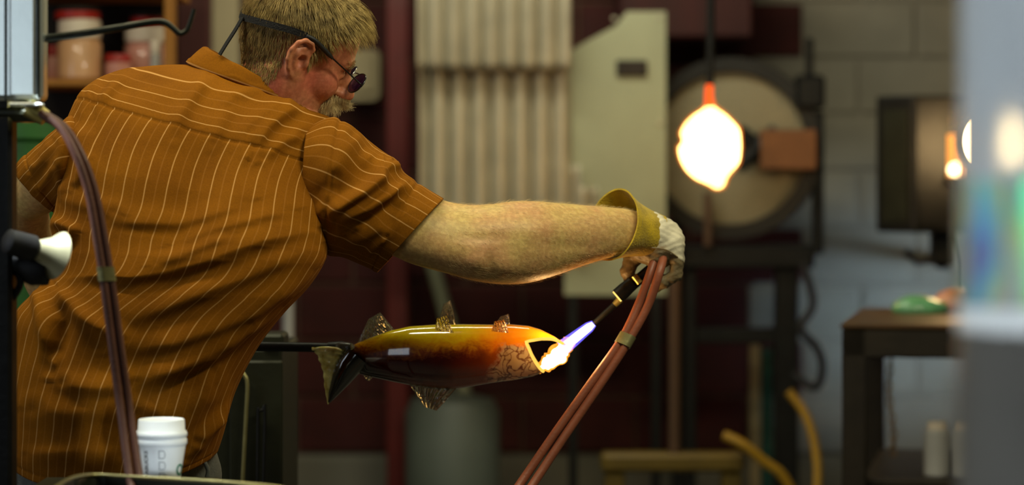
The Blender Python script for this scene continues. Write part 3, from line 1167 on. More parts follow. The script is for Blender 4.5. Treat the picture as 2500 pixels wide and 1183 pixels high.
fish_material()
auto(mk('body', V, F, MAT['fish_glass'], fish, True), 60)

# glowing lip around the mouth
emat('hot_lip', (1.0, 0.52, 0.08, 1), 1.5)
lip = [fish_pt(1.0, 2 * math.pi * k / 96, -0.002) for k in range(96)]
V, F = tube(lip, 0.0031, 8, False, True)
mk('mouth_lip', V, F, MAT['hot_lip'], fish, True)


# clear ribbed fins
def glass_mat(name, tint, rough=0.03):
    m, nt, b = nodes_of(name)
    N, L = nt.nodes, nt.links
    tc = N.new('ShaderNodeTexCoord')
    nz = N.new('ShaderNodeTexNoise')
    nz.inputs['Scale'].default_value = 40
    L.new(tc.outputs['Object'], nz.inputs['Vector'])
    bp = N.new('ShaderNodeBump')
    bp.inputs['Strength'].default_value = 0.35
    bp.inputs['Distance'].default_value = 0.004
    L.new(nz.outputs['Fac'], bp.inputs['Height'])
    L.new(bp.outputs['Normal'], b.inputs['Normal'])
    b.inputs['Base Color'].default_value = tint
    b.inputs['Roughness'].default_value = rough
    b.inputs['Transmission Weight'].default_value = 0.93
    b.inputs['IOR'].default_value = 1.48
    MAT[name] = m
    return m


glass_mat('fin_glass', rgb(232, 220, 188))
pmat('tail_glass', rgb(250, 242, 150), 0.12, var=0.5, scale=60, col2=rgb(176, 154, 64), coat=1.0, sss=0.3, bump=0.5, bscale=60)


def fin(name, poly, d, th, ribs, mat, axis, lean=0.0):
    """poly: base-left, base-right, tip-right, tip-left (pixels); ridged across from base to tip"""
    n, m_ = 28, 14
    c = [np.array(p, float) for p in poly]
    V, F = [], []
    for side in (1, -1):
        for i in range(n + 1):
            u = i / n
            for j in range(m_ + 1):
                w = j / m_
                q = (c[0] * (1 - u) + c[1] * u) * (1 - w) + (c[3] * (1 - u) + c[2] * u) * w
                edge = (1 - (2 * u - 1) ** 8) * (1 - 0.75 * w ** 3)
                t = th * edge * (0.6 + 0.4 * math.cos(2 * math.pi * ribs * u + 5 * w * axis))
                p = P(q[0], q[1], d)
                p.y += -side * max(t, 0.0004) + lean * w
                V.append(p)
    K = (n + 1) * (m_ + 1)
    for i in range(n):
        for j in range(m_):
            a = i * (m_ + 1) + j
            b = a + m_ + 1
            F.append((a, b, b + 1, a + 1))
            F.append((K + a, K + a + 1, K + b + 1, K + b))
    for i in range(n):
        for j in (0, m_):
            a = i * (m_ + 1) + j
            b = a + m_ + 1
            F.append((a, b, K + b, K + a) if j else (a, K + a, K + b, b))
    for j in range(m_):
        for i in (0, n):
            a = i * (m_ + 1) + j
            F.append((a, a + 1, K + a + 1, K + a) if i == 0 else (a, K + a, K + a + 1, a + 1))
    return auto(mk(name, V, F, MAT[mat], fish, True), 50)


fin('dorsal_fin', [(872, 838), (964, 806), (928, 762), (900, 778)], fdep, 0.0055, 8, 'fin_glass', 1)
fin('dorsal_fin', [(1068, 800), (1114, 792), (1100, 732), (1082, 742)], fdep + 0.012, 0.006, 5, 'fin_glass', 1)
fin('side_fin', [(1062, 806), (1108, 812), (1092, 768), (1066, 776)], fdep - 0.052, 0.005, 5, 'fin_glass', 1, -0.012)
fin('side_fin', [(1200, 808), (1242, 812), (1232, 778), (1206, 784)], fdep - 0.050, 0.005, 5, 'fin_glass', 1, -0.012)
fin('dorsal_fin', [(1206, 796), (1246, 794), (1242, 766), (1222, 772)], fdep + 0.012, 0.005, 5, 'fin_glass', 1)
fin('belly_fin', [(1000, 938), (1114, 948), (1066, 1002), (1036, 992)], fdep - 0.01, 0.0055, 5, 'fin_glass', 1)
fin('anal_fin', [(886, 912), (912, 918), (902, 930), (894, 928)], fdep, 0.004, 2, 'fin_glass', 1)

# tail: a horn of pale swirled glass twisted down from the narrow end
n, m_ = 40, 28
V, F = [], []
ctr = spline([(806, 850, 0), (808, 872, 0), (812, 905, 0), (806, 945, 0), (801, 986, 0)], n + 1)
wid = np.interp(np.linspace(0, 1, n + 1), [0, .06, .25, .5, .75, 1], [44, 44, 32, 24, 14, 1.2])
for i in range(n + 1):
    for k in range(m_):
        a = 2 * math.pi * k / m_
        rip = 1 + 0.05 * math.sin(i * 1.15 + a * 2)
        p = P(ctr[i][0] + math.cos(a) * wid[i] * rip, ctr[i][1] + (3.5 * math.cos(a) if i < 10 else 0), fdep)
        p.y += -math.sin(a) * wid[i] * 0.45 * fs * rip
        V.append(p)
for i in range(n):
    for k in range(m_):
        k2 = (k + 1) % m_
        F.append((i * m_ + k, i * m_ + k2, (i + 1) * m_ + k2, (i + 1) * m_ + k))
F.append(tuple(range(m_))[::-1])
F.append(tuple(n * m_ + k for k in range(m_)))
auto(mk('tail_fin', V, F, MAT['tail_glass'], fish, True), 50)
pmat('tail_dark', rgb(20, 12, 6), 0.1, var=0.4, scale=30, coat=1.0)
V, F = tube([P(872, 868, fdep - 0.004), P(852, 892, fdep - 0.006), P(832, 925, fdep - 0.006), P(812, 962, fdep), P(803, 982, fdep)], [0.028, 0.025, 0.019, 0.009, 0.002], 18)
auto(mk('tail_stem', V, F, MAT['tail_dark'], fish, True), 60)
V, F = tube(spline([P(762, 853, fdep - 0.002), P(785, 849, fdep - 0.014), P(815, 850, fdep - 0.016), P(846, 858, fdep - 0.006)], 16), [0.0012] + [0.003] * 14 + [0.0015], 8)
auto(mk('tail_rim', V, F, MAT['tail_glass'], fish, True), 60)
V, F = nets(lambda X: smin(sell(X, P(838, 843, fdep - 0.005), (0.016, 0.01, 0.007)), sell(X, P(852, 846, fdep - 0.008), (0.012, 0.009, 0.006)), 0.006), P(815, 856, fdep - 0.025), P(870, 830, fdep + 0.012), 0.0016)
mk('joint_bead', V, F, MAT['fin_glass'], fish, True)

# ------------------------------------------------------------------ torch, flame and hoses
tdp = 4.66
torch = thing('gas_torch', P(1512, 735, tdp), 'black gas torch with brass nozzle held in the glove', 'torch')
auto(MB().tube([P(1500, 744, tdp), P(1478, 764, tdp), P(1449, 790, tdp)], [0.0062, 0.0058, 0.0052], 14).build('tip_tube', MAT['black_steel'], torch))
auto(MB().tube([P(1514, 730, tdp), P(1500, 744, tdp)], [0.0075, 0.006], 14).build('tip_nut', MAT['brass'], torch))
axv = (P(1500, 732, tdp) - P(1545, 694, tdp)).normalized()
auto(MB().tube([P(1545, 690, tdp - 0.012), P(1524, 708, tdp - 0.012), P(1508, 722, tdp - 0.012)], [0.013, 0.0145, 0.0145], 20).build('nozzle', MAT['black_steel'], torch))
emat('nozzle_glow', (1.0, 0.62, 0.14, 1), 1.6)
q0 = P(1508, 722, tdp - 0.012)
auto(MB().tube([q0, q0 + axv * 0.003], [0.0125, 0.0118], 20).build('nozzle_face', MAT['nozzle_glow'], torch))
auto(MB().tube([P(1536, 704, tdp), P(1570, 672, tdp), P(1620, 630, tdp)], [0.010, 0.0105, 0.0105], 16).build('handle', MAT['black_steel'], torch))
auto(MB().tube([P(1548, 672, tdp - 0.02), P(1562, 690, tdp - 0.02)], [0.007, 0.007], 12).build('valve_knob', MAT['brass'], torch))

flame = thing('torch_flame', P(1330, 905, tdp), 'blue-white torch flame turning orange at the fish mouth', 'flame')
emat('flame_core', (0.66, 0.66, 1.0, 1), 4.0)
mix_emit_transp('flame_sheath', (0.16, 0.12, 1.0, 1), 2.4, 0.45, 20)
mix_emit_transp('flame_orange', (1.0, 0.34, 0.03, 1), 2.2, 0.40, 55)
emat('flame_hot', (1.0, 0.60, 0.18, 1), 14.0)
cpts = spline([P(1450, 789, tdp), P(1425, 808, tdp), P(1400, 828, tdp), P(1372, 850, tdp)], 20)
V, F = tube(cpts, list(np.interp(np.linspace(0, 1, 20), [0, .15, .5, 1], [0.0045, 0.0075, 0.0085, 0.009])), 18)
auto(mk('inner_cone', V, F, MAT['flame_core'], flame, True), 60)
V, F = tube(cpts, list(np.interp(np.linspace(0, 1, 20), [0, .15, .5, 1], [0.0065, 0.0105, 0.0125, 0.015])), 18)
auto(mk('cone_sheath', V, F, MAT['flame_sheath'], flame, True), 60)


def fflame(X, grow):
    c = [P(1388, 838, tdp), P(1365, 862, tdp - 0.004), P(1338, 884, tdp - 0.004), P(1314, 902, tdp)]
    r = [0.009 + grow, 0.0125 + grow, 0.009 + grow, 0.004 + grow * 0.6]
    d = None
    for i in range(3):
        q = scap(X, c[i], c[i + 1], r[i], r[i + 1])
        d = q if d is None else smin(d, q, 0.008)
    for (x, y, rr) in ((1368, 876, 0.009), (1352, 872, 0.010), (1340, 890, 0.007), (1378, 850, 0.010)):
        d = smin(d, sell(X, P(x, y, tdp), (rr + grow * .5,) * 3), 0.008)
    n = np.sin(X[0] * 310 + 2 * np.sin(X[2] * 170)) * np.sin(X[2] * 260 + X[1] * 200) * 0.0028
    return d + n


lo_, hi_ = P(1290, 925, tdp), P(1412, 812, tdp)
for nm, g, mt in (('flame_core', -0.001, 'flame_hot'), ('flame_body', 0.0045, 'flame_orange')):
    V, F = nets(lambda X: fflame(X, g), (lo_.x, tdp - 0.05, lo_.z), (hi_.x, tdp + 0.05, hi_.z), 0.0022)
    mk(nm, V, F, MAT[mt], flame, True)
fl = bpy.data.lights.new('flame_light', 'POINT')
fl.energy = 1.3
fl.color = (1.0, 0.55, 0.18)
fl.shadow_soft_size = 0.02
flo_ = bpy.data.objects.new('flame_light', fl)
flo_.location = P(1395, 815, tdp - 0.06)
COL.objects.link(flo_)


fl2 = bpy.data.lights.new('flame_light_inside', 'POINT')
fl2.energy = 0.16
fl2.color = (1.0, 0.8, 0.4)
fl2.shadow_soft_size = 0.025
flo2 = bpy.data.objects.new('flame_light_inside', fl2)
flo2.location = P(1225, 848, fdep)
COL.objects.link(flo2)


def twin(name, pa, pb, r, mat, clips, label, cmat='worn_edge', rn=12, n=60):
    t = thing(name, pa[-1], label, 'hose')
    a = spline(pa, n)
    b = spline(pb, n)
    for q in (a, b):
        V, F = tube(q, r, rn)
        auto(mk('hose', V, F, MAT[mat], t, True), 60)
    for i in clips:
        ca, cb = Vector(a[i]), Vector(b[i])
        tg = (Vector(a[i + 1]) - Vector(a[i - 1])).normalized()
        c = (ca + cb) / 2
        u = (cb - ca)
        hl = u.length / 2
        u.normalize()
        w = tg.cross(u).normalized()
        R = r * 1.22
        V, F = [], []
        nn = 24
        for s in (-1, 1):
            for k in range(nn):
                g = 2 * math.pi * k / nn
                V.append(c + tg * (s * 0.0115) + u * (math.cos(g) * R + math.copysign(hl, math.cos(g))) + w * (math.sin(g) * R))
        for k in range(nn):
            k2 = (k + 1) % nn
            F.append((k, k2, nn + k2, nn + k))
        F.append(tuple(range(nn))[::-1])
        F.append(tuple(range(nn, 2 * nn)))
        auto(mk('clip', V, F, MAT[cmat], t, True), 50)
    return t


h0 = 4.60
twin('torch_hose',
     [P(1602, 618, h0 + 0.03), P(1588, 664, h0), P(1560, 740, h0 - 0.01), P(1518, 828, h0 - 0.03), P(1452, 922, h0 - 0.05), P(1360, 1050, h0 - 0.08), P(1268, 1183, h0 - 0.12), P(1180, 1310, h0 - 0.2), P(1050, 1460, h0 - 0.3)],
     [P(1622, 618, h0 + 0.02), P(1610, 664, h0 - 0.02), P(1582, 745, h0 - 0.02), P(1533, 834, h0 - 0.035), P(1468, 934, h0 - 0.055), P(1380, 1062, h0 - 0.085), P(1300, 1183, h0 - 0.125), P(1210, 1320, h0 - 0.2), P(1080, 1470, h0 - 0.3)],
     0.0083, 'hose_rubber', [22], 'twin brown rubber hose running down from the torch')

# ------------------------------------------------------------------ left foreground: frame with silver box, hook, hose and lamp cone
ld = 3.9
fr = thing('steel_upright', flo(14, ld), 'black steel upright at the left edge of the picture', 'frame')
a, b = P(-60, 0, ld), P(28, 0, ld)
MB().box((a.x, ld, 0), (b.x, ld + 0.05, 1.60), 0.006).build('upright', MAT['black_steel'], fr)
pxbox(MB(), -60, 252, 104, 296, ld - 0.005, 0.07, 0.012).build('bracket', MAT['olive_black_steel'], fr)
auto(MB().tube([P(70, 262, ld - 0.012), P(112, 288, ld - 0.012)], [0.016, 0.013], 16).build('hose_fitting', MAT['brass'], fr))
auto(MB().tube(spline([P(28, 640, ld + 0.02), P(50, 690, ld + 0.02), P(20, 740, ld + 0.02), P(-10, 770, ld + 0.02)], 16), 0.006, 8).build('cable', MAT['black_rubber'], fr))
sb = thing('silver_box', P(50, 254, ld), 'pale silver metal box on the upright at the upper left', 'box')
MB().box((P(-70, 0, ld).x, ld - 0.02, P(0, 248, ld).z), (P(104, 0, ld - 0.02).x, ld + 0.032, P(0, -160, ld).z), 0.010, segs=3).build('housing', MAT['silver_box'], sb, smooth=False)
pxbox(MB(), 22, -150, 86, 236, ld - 0.026, 0.01, 0.004).build('front_panel', MAT['silver_box'], sb)
pxbox(MB(), 10, -160, 16, 246, ld - 0.0235, 0.006, 0.001).build('seam_strip', MAT['olive_black_steel'], sb)
pxbox(MB(), 91, -160, 97, 240, ld - 0.0235, 0.006, 0.001).build('seam_strip', MAT['olive_black_steel'], sb)
pmat('fill_plate_white', rgb(225, 232, 235), 0.4, var=0.05)
pxbox(MB(), 20, 250, 96, 258, ld - 0.06, 0.045, 0.002).build('fill_plate', MAT['fill_plate_white'], sb)  # added plate that goes with the cup light below it
area('cup_fill_above', P(58, 262, ld - 0.04), P(400, 1100, 3.96), 0.07, 0.05, 0.45, (0.84, 0.94, 1.0), 60)  # added light from above to brighten the cup
area('cup_fill_front', P(900, 1260, 2.9), P(396, 1098, 3.95), 0.05, 0.05, 0.027, (0.86, 0.95, 1.0), 11)  # added unseen spot that lights the front of the cup
hk = [P(100, 95, ld + 0.01), P(200, 82, ld), P(300, 66, ld - 0.01), P(370, 54, ld - 0.01), P(402, 55, ld - 0.01), P(424, 70, ld - 0.012), P(440, 82, ld - 0.012), P(456, 74, ld - 0.012), P(466, 50, ld - 0.012), P(474, 22, ld - 0.012)]
tag(auto(MB().tube(spline(hk, 60), list(np.interp(np.linspace(0, 1, 60), [0, .35, .7, 1], [0.0065, 0.0055, 0.0042, 0.0036])), 12).build('hook_rod', MAT['olive_black_steel'])),
    'dark iron rod with a hooked end sticking out beside the silver box', 'hook')
cone = thing('lamp_cone', P(60, 690, ld), 'cream flared cone on a black socket at the left upright', 'cone')
cdir = (P(140, 625, ld - 0.05) - P(58, 612, ld)).normalized()
auto(MB().lathe([(0.014, 0.0), (0.018, 0.012), (0.026, 0.030), (0.040, 0.046), (0.0405, 0.047), (0.038, 0.046), (0.024, 0.03), (0.016, 0.012), (0.012, 0.0)], P(80, 605, ld), Vector((0.75, 0.62, -0.28)), 28, True)
     .build('shade', MAT['cream_metal'], cone))
auto(MB().lathe([(0.012, -0.05), (0.02, -0.045), (0.022, 0.0), (0.017, 0.006)], P(78, 606, ld), Vector((0.75, 0.62, -0.28)), 20).build('socket', MAT['black_rubber'], cone))
V, F = nets(lambda X: smin(sell(X, P(95, 660, ld + 0.03), (0.03, 0.024, 0.025)), scap(X, P(95, 655, ld + 0.03), P(20, 640, ld + 0.02), 0.02, 0.014), 0.02), P(0, 700, ld - 0.02), P(130, 610, ld + 0.08), 0.005)
mk('knuckle', V, F, MAT['black_rubber'], cone, True)

hd2 = 3.88
twin('bench_hose',
     [P(98, 276, hd2), P(148, 312, hd2 - 0.01), P(186, 380, hd2 - 0.02), P(216, 470, hd2 - 0.02), P(238, 590, hd2 - 0.02), P(255, 700, hd2 - 0.02), P(276, 860, hd2 - 0.02), P(296, 1010, hd2 - 0.03), P(320, 1183, hd2 - 0.08), P(340, 1216, hd2 - 0.13), P(372, 1226, hd2 - 0.2)],
     [P(106, 276, hd2 + 0.004), P(160, 314, hd2), P(201, 382, hd2 - 0.008), P(233, 472, hd2 - 0.008), P(256, 590, hd2 - 0.01), P(274, 700, hd2 - 0.012), P(296, 860, hd2 - 0.012), P(318, 1010, hd2 - 0.02), P(344, 1183, hd2 - 0.07), P(364, 1214, hd2 - 0.12), P(398, 1224, hd2 - 0.19)],
     0.0068, 'hose_dark', [28], 'twin dark red hose arching down in front of the back')

# bench shelf, pan and paper cup at the bottom
bz = 0.902
bs = thing('bench_shelf', (P(300, 0, 3.9).x, 3.95, 0), 'dark steel bench shelf at the lower left under the cup', 'bench')
MB().box((P(46, 0, 3.9).x, 3.55, bz - 0.02), (P(520, 0, 4.0).x, 4.12, bz), 0.004).build('top', MAT['olive_black_steel'], bs)
for x in (60, 480):
    for y in (3.6, 4.06):
        q = P(x, 0, 3.9).x
        MB().box((q, y, 0), (q + 0.035, y + 0.035, bz - 0.02), 0.003).build('leg', MAT['black_steel'], bs)
pan = thing('steel_pan', P(400, 1200, 3.75), 'shallow steel pan with worn bright rim in front of the cup', 'pan')
cor = [P(132, 1192, 3.62), P(168, 1170, 3.70), P(200, 1161, 3.78), P(240, 1159, 3.82), P(330, 1164, 3.80), P(480, 1172, 3.77), P(640, 1184, 3.72), P(700, 1192, 3.70)]
zr = 0.945
rim = [Vector((p.x, p.y, p.z)) for p in cor]
far = spline(rim, 40)
near = [Vector((far[-1][0] - 0.02, 3.58, far[-1][2])), Vector((far[0][0] + 0.02, 3.56, far[0][2]))]
loop = [Vector(p) for p in far] + near
V, F = tube(loop, 0.0032, 8, False, True)
auto(mk('rim', V, F, MAT['worn_edge'], pan, True), 60)
V, F = [], []
nL = len(loop)
cx = sum((p.x for p in loop)) / nL
cy = sum((p.y for p in loop)) / nL
for p in loop:
    V.append(p)
for p in loop:
    V.append(Vector((cx + (p.x - cx) * 0.94, cy + (p.y - cy) * 0.94, bz + 0.003)))
for p in loop:
    V.append(Vector((cx + (p.x - cx) * 0.945, cy + (p.y - cy) * 0.945, bz + 0.0005)))
for p in loop:
    V.append(Vector((cx + (p.x - cx) * 1.006, cy + (p.y - cy) * 1.006, p.z)))
for i in range(nL):
    j = (i + 1) % nL
    for l in range(3):
        F.append((l * nL + i, l * nL + j, (l + 1) * nL + j, (l + 1) * nL + i))
    F.append((3 * nL + i, 3 * nL + j, j, i))
F.append(tuple(nL + i for i in range(nL)))
F.append(tuple(2 * nL + i for i in range(nL))[::-1])
mk('basin', V, F, MAT['olive_black_steel'], pan)

cd = 3.98
cs_ = cd / FPX
cb_ = P(394, 1186, cd)
cb_.z = bz + 0.0005
cup = thing('paper_cup', cb_, 'white paper coffee cup with white lid on the bench shelf', 'cup')
zl = P(0, 1082, cd).z - cb_.z     # height where the lid skirt ends


def cup_r(z):
    return (43 + 16.5 * z / zl) * cs_


auto(MB().lathe([(cup_r(0) * 0.9, 0.004), (cup_r(0), 0.0), (cup_r(0) * 1.0, 0.002), (cup_r(zl), zl), (cup_r(zl), zl + 0.006), (cup_r(zl) * 0.95, zl + 0.006)], cb_, n=56).build('body', MAT['cup_white'], cup))
Rl = 62.5 * cs_
lidp = [(Rl * 0.96, -0.002), (Rl * 1.0, 0.001), (Rl * 1.0, 0.007), (Rl * 0.965, 0.009), (Rl * 0.965, 0.0115), (Rl * 1.005, 0.013), (Rl * 1.005, 0.018), (Rl * 0.95, 0.0215),
        (Rl * 0.915, 0.023), (Rl * 0.9, 0.0385), (Rl * 0.87, 0.0405), (Rl * 0.83, 0.0395), (Rl * 0.8, 0.034), (Rl * 0.2, 0.033)]
auto(MB().lathe([(r, h + zl) for r, h in lidp], cb_, n=56).build('lid', MAT['cup_white'], cup), 50)


def on_cup(pts2, name, mat, parent=cup):
    """flat polygons (x along the girth in m, z height in m) laid on the cup wall"""
    V, F = [], []
    for poly in pts2:
        n0 = len(V)
        for x, z in poly:
            r = cup_r(z) + 0.0004
            a = x / r
            V.append(cb_ + Vector((math.sin(a) * r, -math.cos(a) * r, z)))
        F.append(tuple(range(n0, len(V))))
    return mk(name, V, F, MAT[mat], parent)


def text_mesh(s, size):
    cu = bpy.data.curves.new('t', 'FONT')
    cu.body = s
    cu.size = size
    cu.offset = size * 0.018
    o = bpy.data.objects.new('t', cu)
    COL.objects.link(o)
    dg = bpy.context.evaluated_depsgraph_get()
    me = bpy.data.meshes.new_from_object(o.evaluated_get(dg))
    V = [v.co[:] for v in me.vertices]
    F = [tuple(p.vertices) for p in me.polygons]
    bpy.data.objects.remove(o)
    bpy.data.meshes.remove(me)
    return V, F


tV, tF = text_mesh('STARBUCKS', 0.0104)
wd = max(v[0] for v in tV)
V = []
for x, y, _ in tV:
    z = zl * 0.88 - (wd - x)
    if z < 0.001:
        z = 0.001
    r = cup_r(z) + 0.0004
    a = (-0.0185 - y) / r
    V.append(cb_ + Vector((math.sin(a) * r, -math.cos(a) * r, z)))
F = [f for f in tF if max((V[i] - cb_).z for i in f) > 0.0025]
mk('lettering', V, F, MAT['cup_print'], cup)
# column of check boxes, each a D lying on its side
boxes = []
for k in range(4):
    zc_ = zl * 0.80 - k * 0.0185
    w, hh, th_ = 0.0075, 0.0068, 0.0012
    x0 = 0.001
    boxes += [[(x0, zc_ - hh), (x0 + th_, zc_ - hh), (x0 + th_, zc_ + hh), (x0, zc_ + hh)],
              [(x0, zc_ + hh - th_), (x0 + w, zc_ + hh - th_), (x0 + w, zc_ + hh), (x0, zc_ + hh)],
              [(x0, zc_ - hh), (x0 + w, zc_ - hh), (x0 + w, zc_ - hh + th_), (x0, zc_ - hh + th_)]]
    arc = [(x0 + w + math.sin(math.pi * j / 8) * 0.0035, zc_ + hh * math.cos(math.pi * j / 8)) for j in range(9)]
    arc2 = [(x0 + w + math.sin(math.pi * j / 8) * 0.0023, zc_ + (hh - th_) * math.cos(math.pi * j / 8)) for j in range(9)]
    for j in range(8):
        boxes.append([arc[j], arc[j + 1], arc2[j + 1], arc2[j]])
boxes = [b for b in boxes if min(z for _, z in b) > 0.001]
on_cup(boxes, 'check_boxes', 'cup_line')
lg_ = []
for j in range(24):
    a0, a1 = 2 * math.pi * j / 24, 2 * math.pi * (j + 1) / 24
    lg_.append([(0.042 + 0.010 * math.cos(a0), 0.03 + 0.010 * math.sin(a0)), (0.042 + 0.010 * math.cos(a1), 0.03 + 0.010 * math.sin(a1)),
                (0.042 + 0.006 * math.cos(a1), 0.03 + 0.006 * math.sin(a1)), (0.042 + 0.006 * math.cos(a0), 0.03 + 0.006 * math.sin(a0))])
on_cup(lg_, 'round_emblem', 'cup_green')

# ------------------------------------------------------------------ right foreground: glass column
gx = 2.1
gc = P(2345, 0, gx)
R0 = 0.08
gcol = thing('glass_column', (gc.x + R0, gx, 0), 'tall glass column with iridescent film at the right edge, close to the camera', 'glass column')


def column_mat():
    m, nt, b = nodes_of('column_glass')
    N, L = nt.nodes, nt.links
    tc = N.new('ShaderNodeTexCoord')
    nz = N.new('ShaderNodeTexNoise')
    nz.inputs['Scale'].default_value = 8
    L.new(tc.outputs['Object'], nz.inputs['Vector'])
    mr = N.new('ShaderNodeMapRange')
    mr.inputs['To Min'].default_value = 0.45
    mr.inputs['To Max'].default_value = 0.62
    L.new(nz.outputs['Fac'], mr.inputs['Value'])
    L.new(mr.outputs['Result'], b.inputs['Transmission Weight'])
    b.inputs['Base Color'].default_value = rgb(225, 232, 236)
    b.inputs['Roughness'].default_value = 0.14
    b.inputs['IOR'].default_value = 1.10
    MAT['column_glass'] = m
    # iridescent film: rainbow sheen painted into the base colour
    m, nt, b = nodes_of('iridescent_film')
    N, L = nt.nodes, nt.links
    tc = N.new('ShaderNodeTexCoord')
    mp = N.new('ShaderNodeMapping')
    mp.inputs['Scale'].default_value = (16, 16, 5)
    L.new(tc.outputs['Object'], mp.inputs['Vector'])
    nz = N.new('ShaderNodeTexNoise')
    nz.inputs['Scale'].default_value = 1.6
    nz.inputs['Detail'].default_value = 2
    L.new(mp.outputs['Vector'], nz.inputs['Vector'])
    rp = N.new('ShaderNodeValToRGB')
    cr = rp.color_ramp
    cr.elements[0].position = 0.28
    cr.elements[0].color = rgb(170, 146, 136)
    cr.elements[1].position = 0.74
    cr.elements[1].color = rgb(206, 176, 140)
    for p_, c_ in ((0.36, rgb(120, 104, 168)), (0.44, rgb(130, 168, 206)), (0.5, rgb(140, 200, 180)), (0.56, rgb(196, 200, 150)), (0.64, rgb(182, 188, 196))):
        e = cr.elements.new(p_)
        e.color = c_
    L.new(nz.outputs['Fac'], rp.inputs['Fac'])
    L.new(rp.outputs['Color'], b.inputs['Base Color'])
    b.inputs['Transmission Weight'].default_value = 0.25
    b.inputs['Roughness'].default_value = 0.2
    b.inputs['IOR'].default_value = 1.2
    b.inputs['Thin Film Thickness'].default_value = 420
    b.inputs['Thin Film IOR'].default_value = 1.6
    MAT['iridescent_film'] = m


column_mat()
base = Vector((gc.x + R0, gx, 0))


def ringprof(r, t, z0, z1):
    return [(r, z0), (r, z1), (r - t, z1), (r - t, z0)]


gzz = lambda y: P(0, y, gx).z
auto(MB().lathe(ringprof(R0, 0.006, 0.62, 2.0), base, n=96, close=True).build('tube', MAT['column_glass'], gcol))
auto(MB().lathe(ringprof(R0 + 0.0012, 0.001, gzz(742), gzz(438)), base, n=96, close=True).build('film', MAT['iridescent_film'], gcol))
auto(MB().lathe(ringprof(R0 + 0.002, 0.0018, gzz(800), gzz(748)), base, n=96, close=True).build('white_band', MAT['cup_white'], gcol))
pmat('smoked', rgb(150, 146, 138), 0.3, var=0.3, scale=7, trans=0.6, ior=1.1)
auto(MB().lathe(ringprof(R0 + 0.001, 0.0009, 0.63, gzz(804)), base, n=96, close=True).build('smoked_sleeve', MAT['smoked'], gcol))
auto(MB().lathe([(R0 * 0.9, 0.0), (R0 * 1.15, 0.0), (R0 * 1.15, 0.6), (R0 * 1.05, 0.62), (R0 * 0.4, 0.62)], base, n=48).build('plinth', MAT['black_steel'], gcol))
# ------------------------------------------------------------------ the man
BD = 4.42
man = thing('person', (P(270, 0, BD).x, BD, 0.0), 'man in orange pinstriped shirt bending over the work, seen from behind', 'person')

# torso rings, hem to collar: left outline px, right outline px, half depth m, sag px of the near side
RINGS = np.array([
    (38, 1126, 530, 1104, .150, 50), (30, 1060, 545, 1058, .150, 38), (28, 960, 574, 956, .150, 26), (29, 860, 628, 850, .148, 14),
    (38, 766, 690, 768, .145, 7), (96, 704, 740, 716, .140, 3), (138, 664, 770, 678, .136, 0), (140, 610, 792, 640, .136, 0),
    (126, 550, 800, 614, .136, 0), (144, 482, 800, 570, .136, 0), (150, 400, 796, 515, .136, 0), (160, 318, 796, 462, .132, 0),
    (188, 240, 806, 410, .126, 0), (228, 200, 820, 352, .116, 0), (292, 172, 824, 306, .102, 0), (372, 161, 802, 284, .090, 0),
    (436, 158, 766, 274, .080, 0), (476, 160, 738, 268, .072, 0)], float)
YOKE = 12.0
# the trunk leans over the work: depth of each ring's centre
LEAN = np.array([4.37, 4.36, 4.35, 4.35, 4.35, 4.35, 4.355, 4.36, 4.37, 4.385, 4.405, 4.43, 4.455, 4.475, 4.49, 4.50, 4.505, 4.51])


def ring_at(t, scale=1.0):
    i = np.array([np.interp(t, np.arange(len(RINGS)), RINGS[:, k]) for k in range(6)])
    return i


def torso_surface(nv, nu, scale=1.0, t0=0.0, t1=None):
    t1 = len(RINGS) - 1 if t1 is None else t1
    R = spline(RINGS, 1 + (len(RINGS) - 1) * 24)
    ts = np.linspace(t0, t1, nv)
    V = np.zeros((nv, nu, 3))
    pyc = np.zeros(nv)
    for i, t in enumerate(ts):
        r = R[min(int(round(t * 24)), len(R) - 1)] if False else np.array([np.interp(t * 24, np.arange(len(R)), R[:, k]) for k in range(6)])
        dz_ = float(np.interp(t, np.arange(len(LEAN)), LEAN))
        Lp, Rp = P(r[0], r[1], dz_), P(r[2], r[3], dz_)
        C = (Lp + Rp) / 2
        a = (Rp - Lp) / 2
        pyc[i] = (r[1] + r[3]) / 2
        for k in range(nu):
            ph = 2 * math.pi * k / nu
            cs, sn = math.cos(ph), math.sin(ph)
            e = 0.86
            cx_ = math.copysign(abs(cs) ** e, cs) * scale
            sy = math.copysign(abs(sn) ** 0.92, sn) * scale
            V[i, k] = np.array(C) + np.array(a) * cx_ + np.array((0, -r[4] * sy, 0)) + np.array((0, 0, -r[5] / FPX * BD * max(sn, 0) ** 1.5))
            # spine hollow and shoulder blades on the near side
    return ts, V, pyc


def seg_dist(px, py, pts):
    best = np.full(px.shape, 1e9)
    side = np.zeros(px.shape)
    for (x0, y0), (x1, y1) in zip(pts[:-1], pts[1:]):
        dx, dy = x1 - x0, y1 - y0
        L = math.hypot(dx, dy)
        t = np.clip(((px - x0) * dx + (py - y0) * dy) / (L * L), 0, 1)
        qx, qy = px - x0 - t * dx, py - y0 - t * dy
        d = np.hypot(qx, qy)
        s = (dx * qy - dy * qx) / L
        m = d < best
        best = np.where(m, d, best)
        side = np.where(m, s, side)
    return best, side


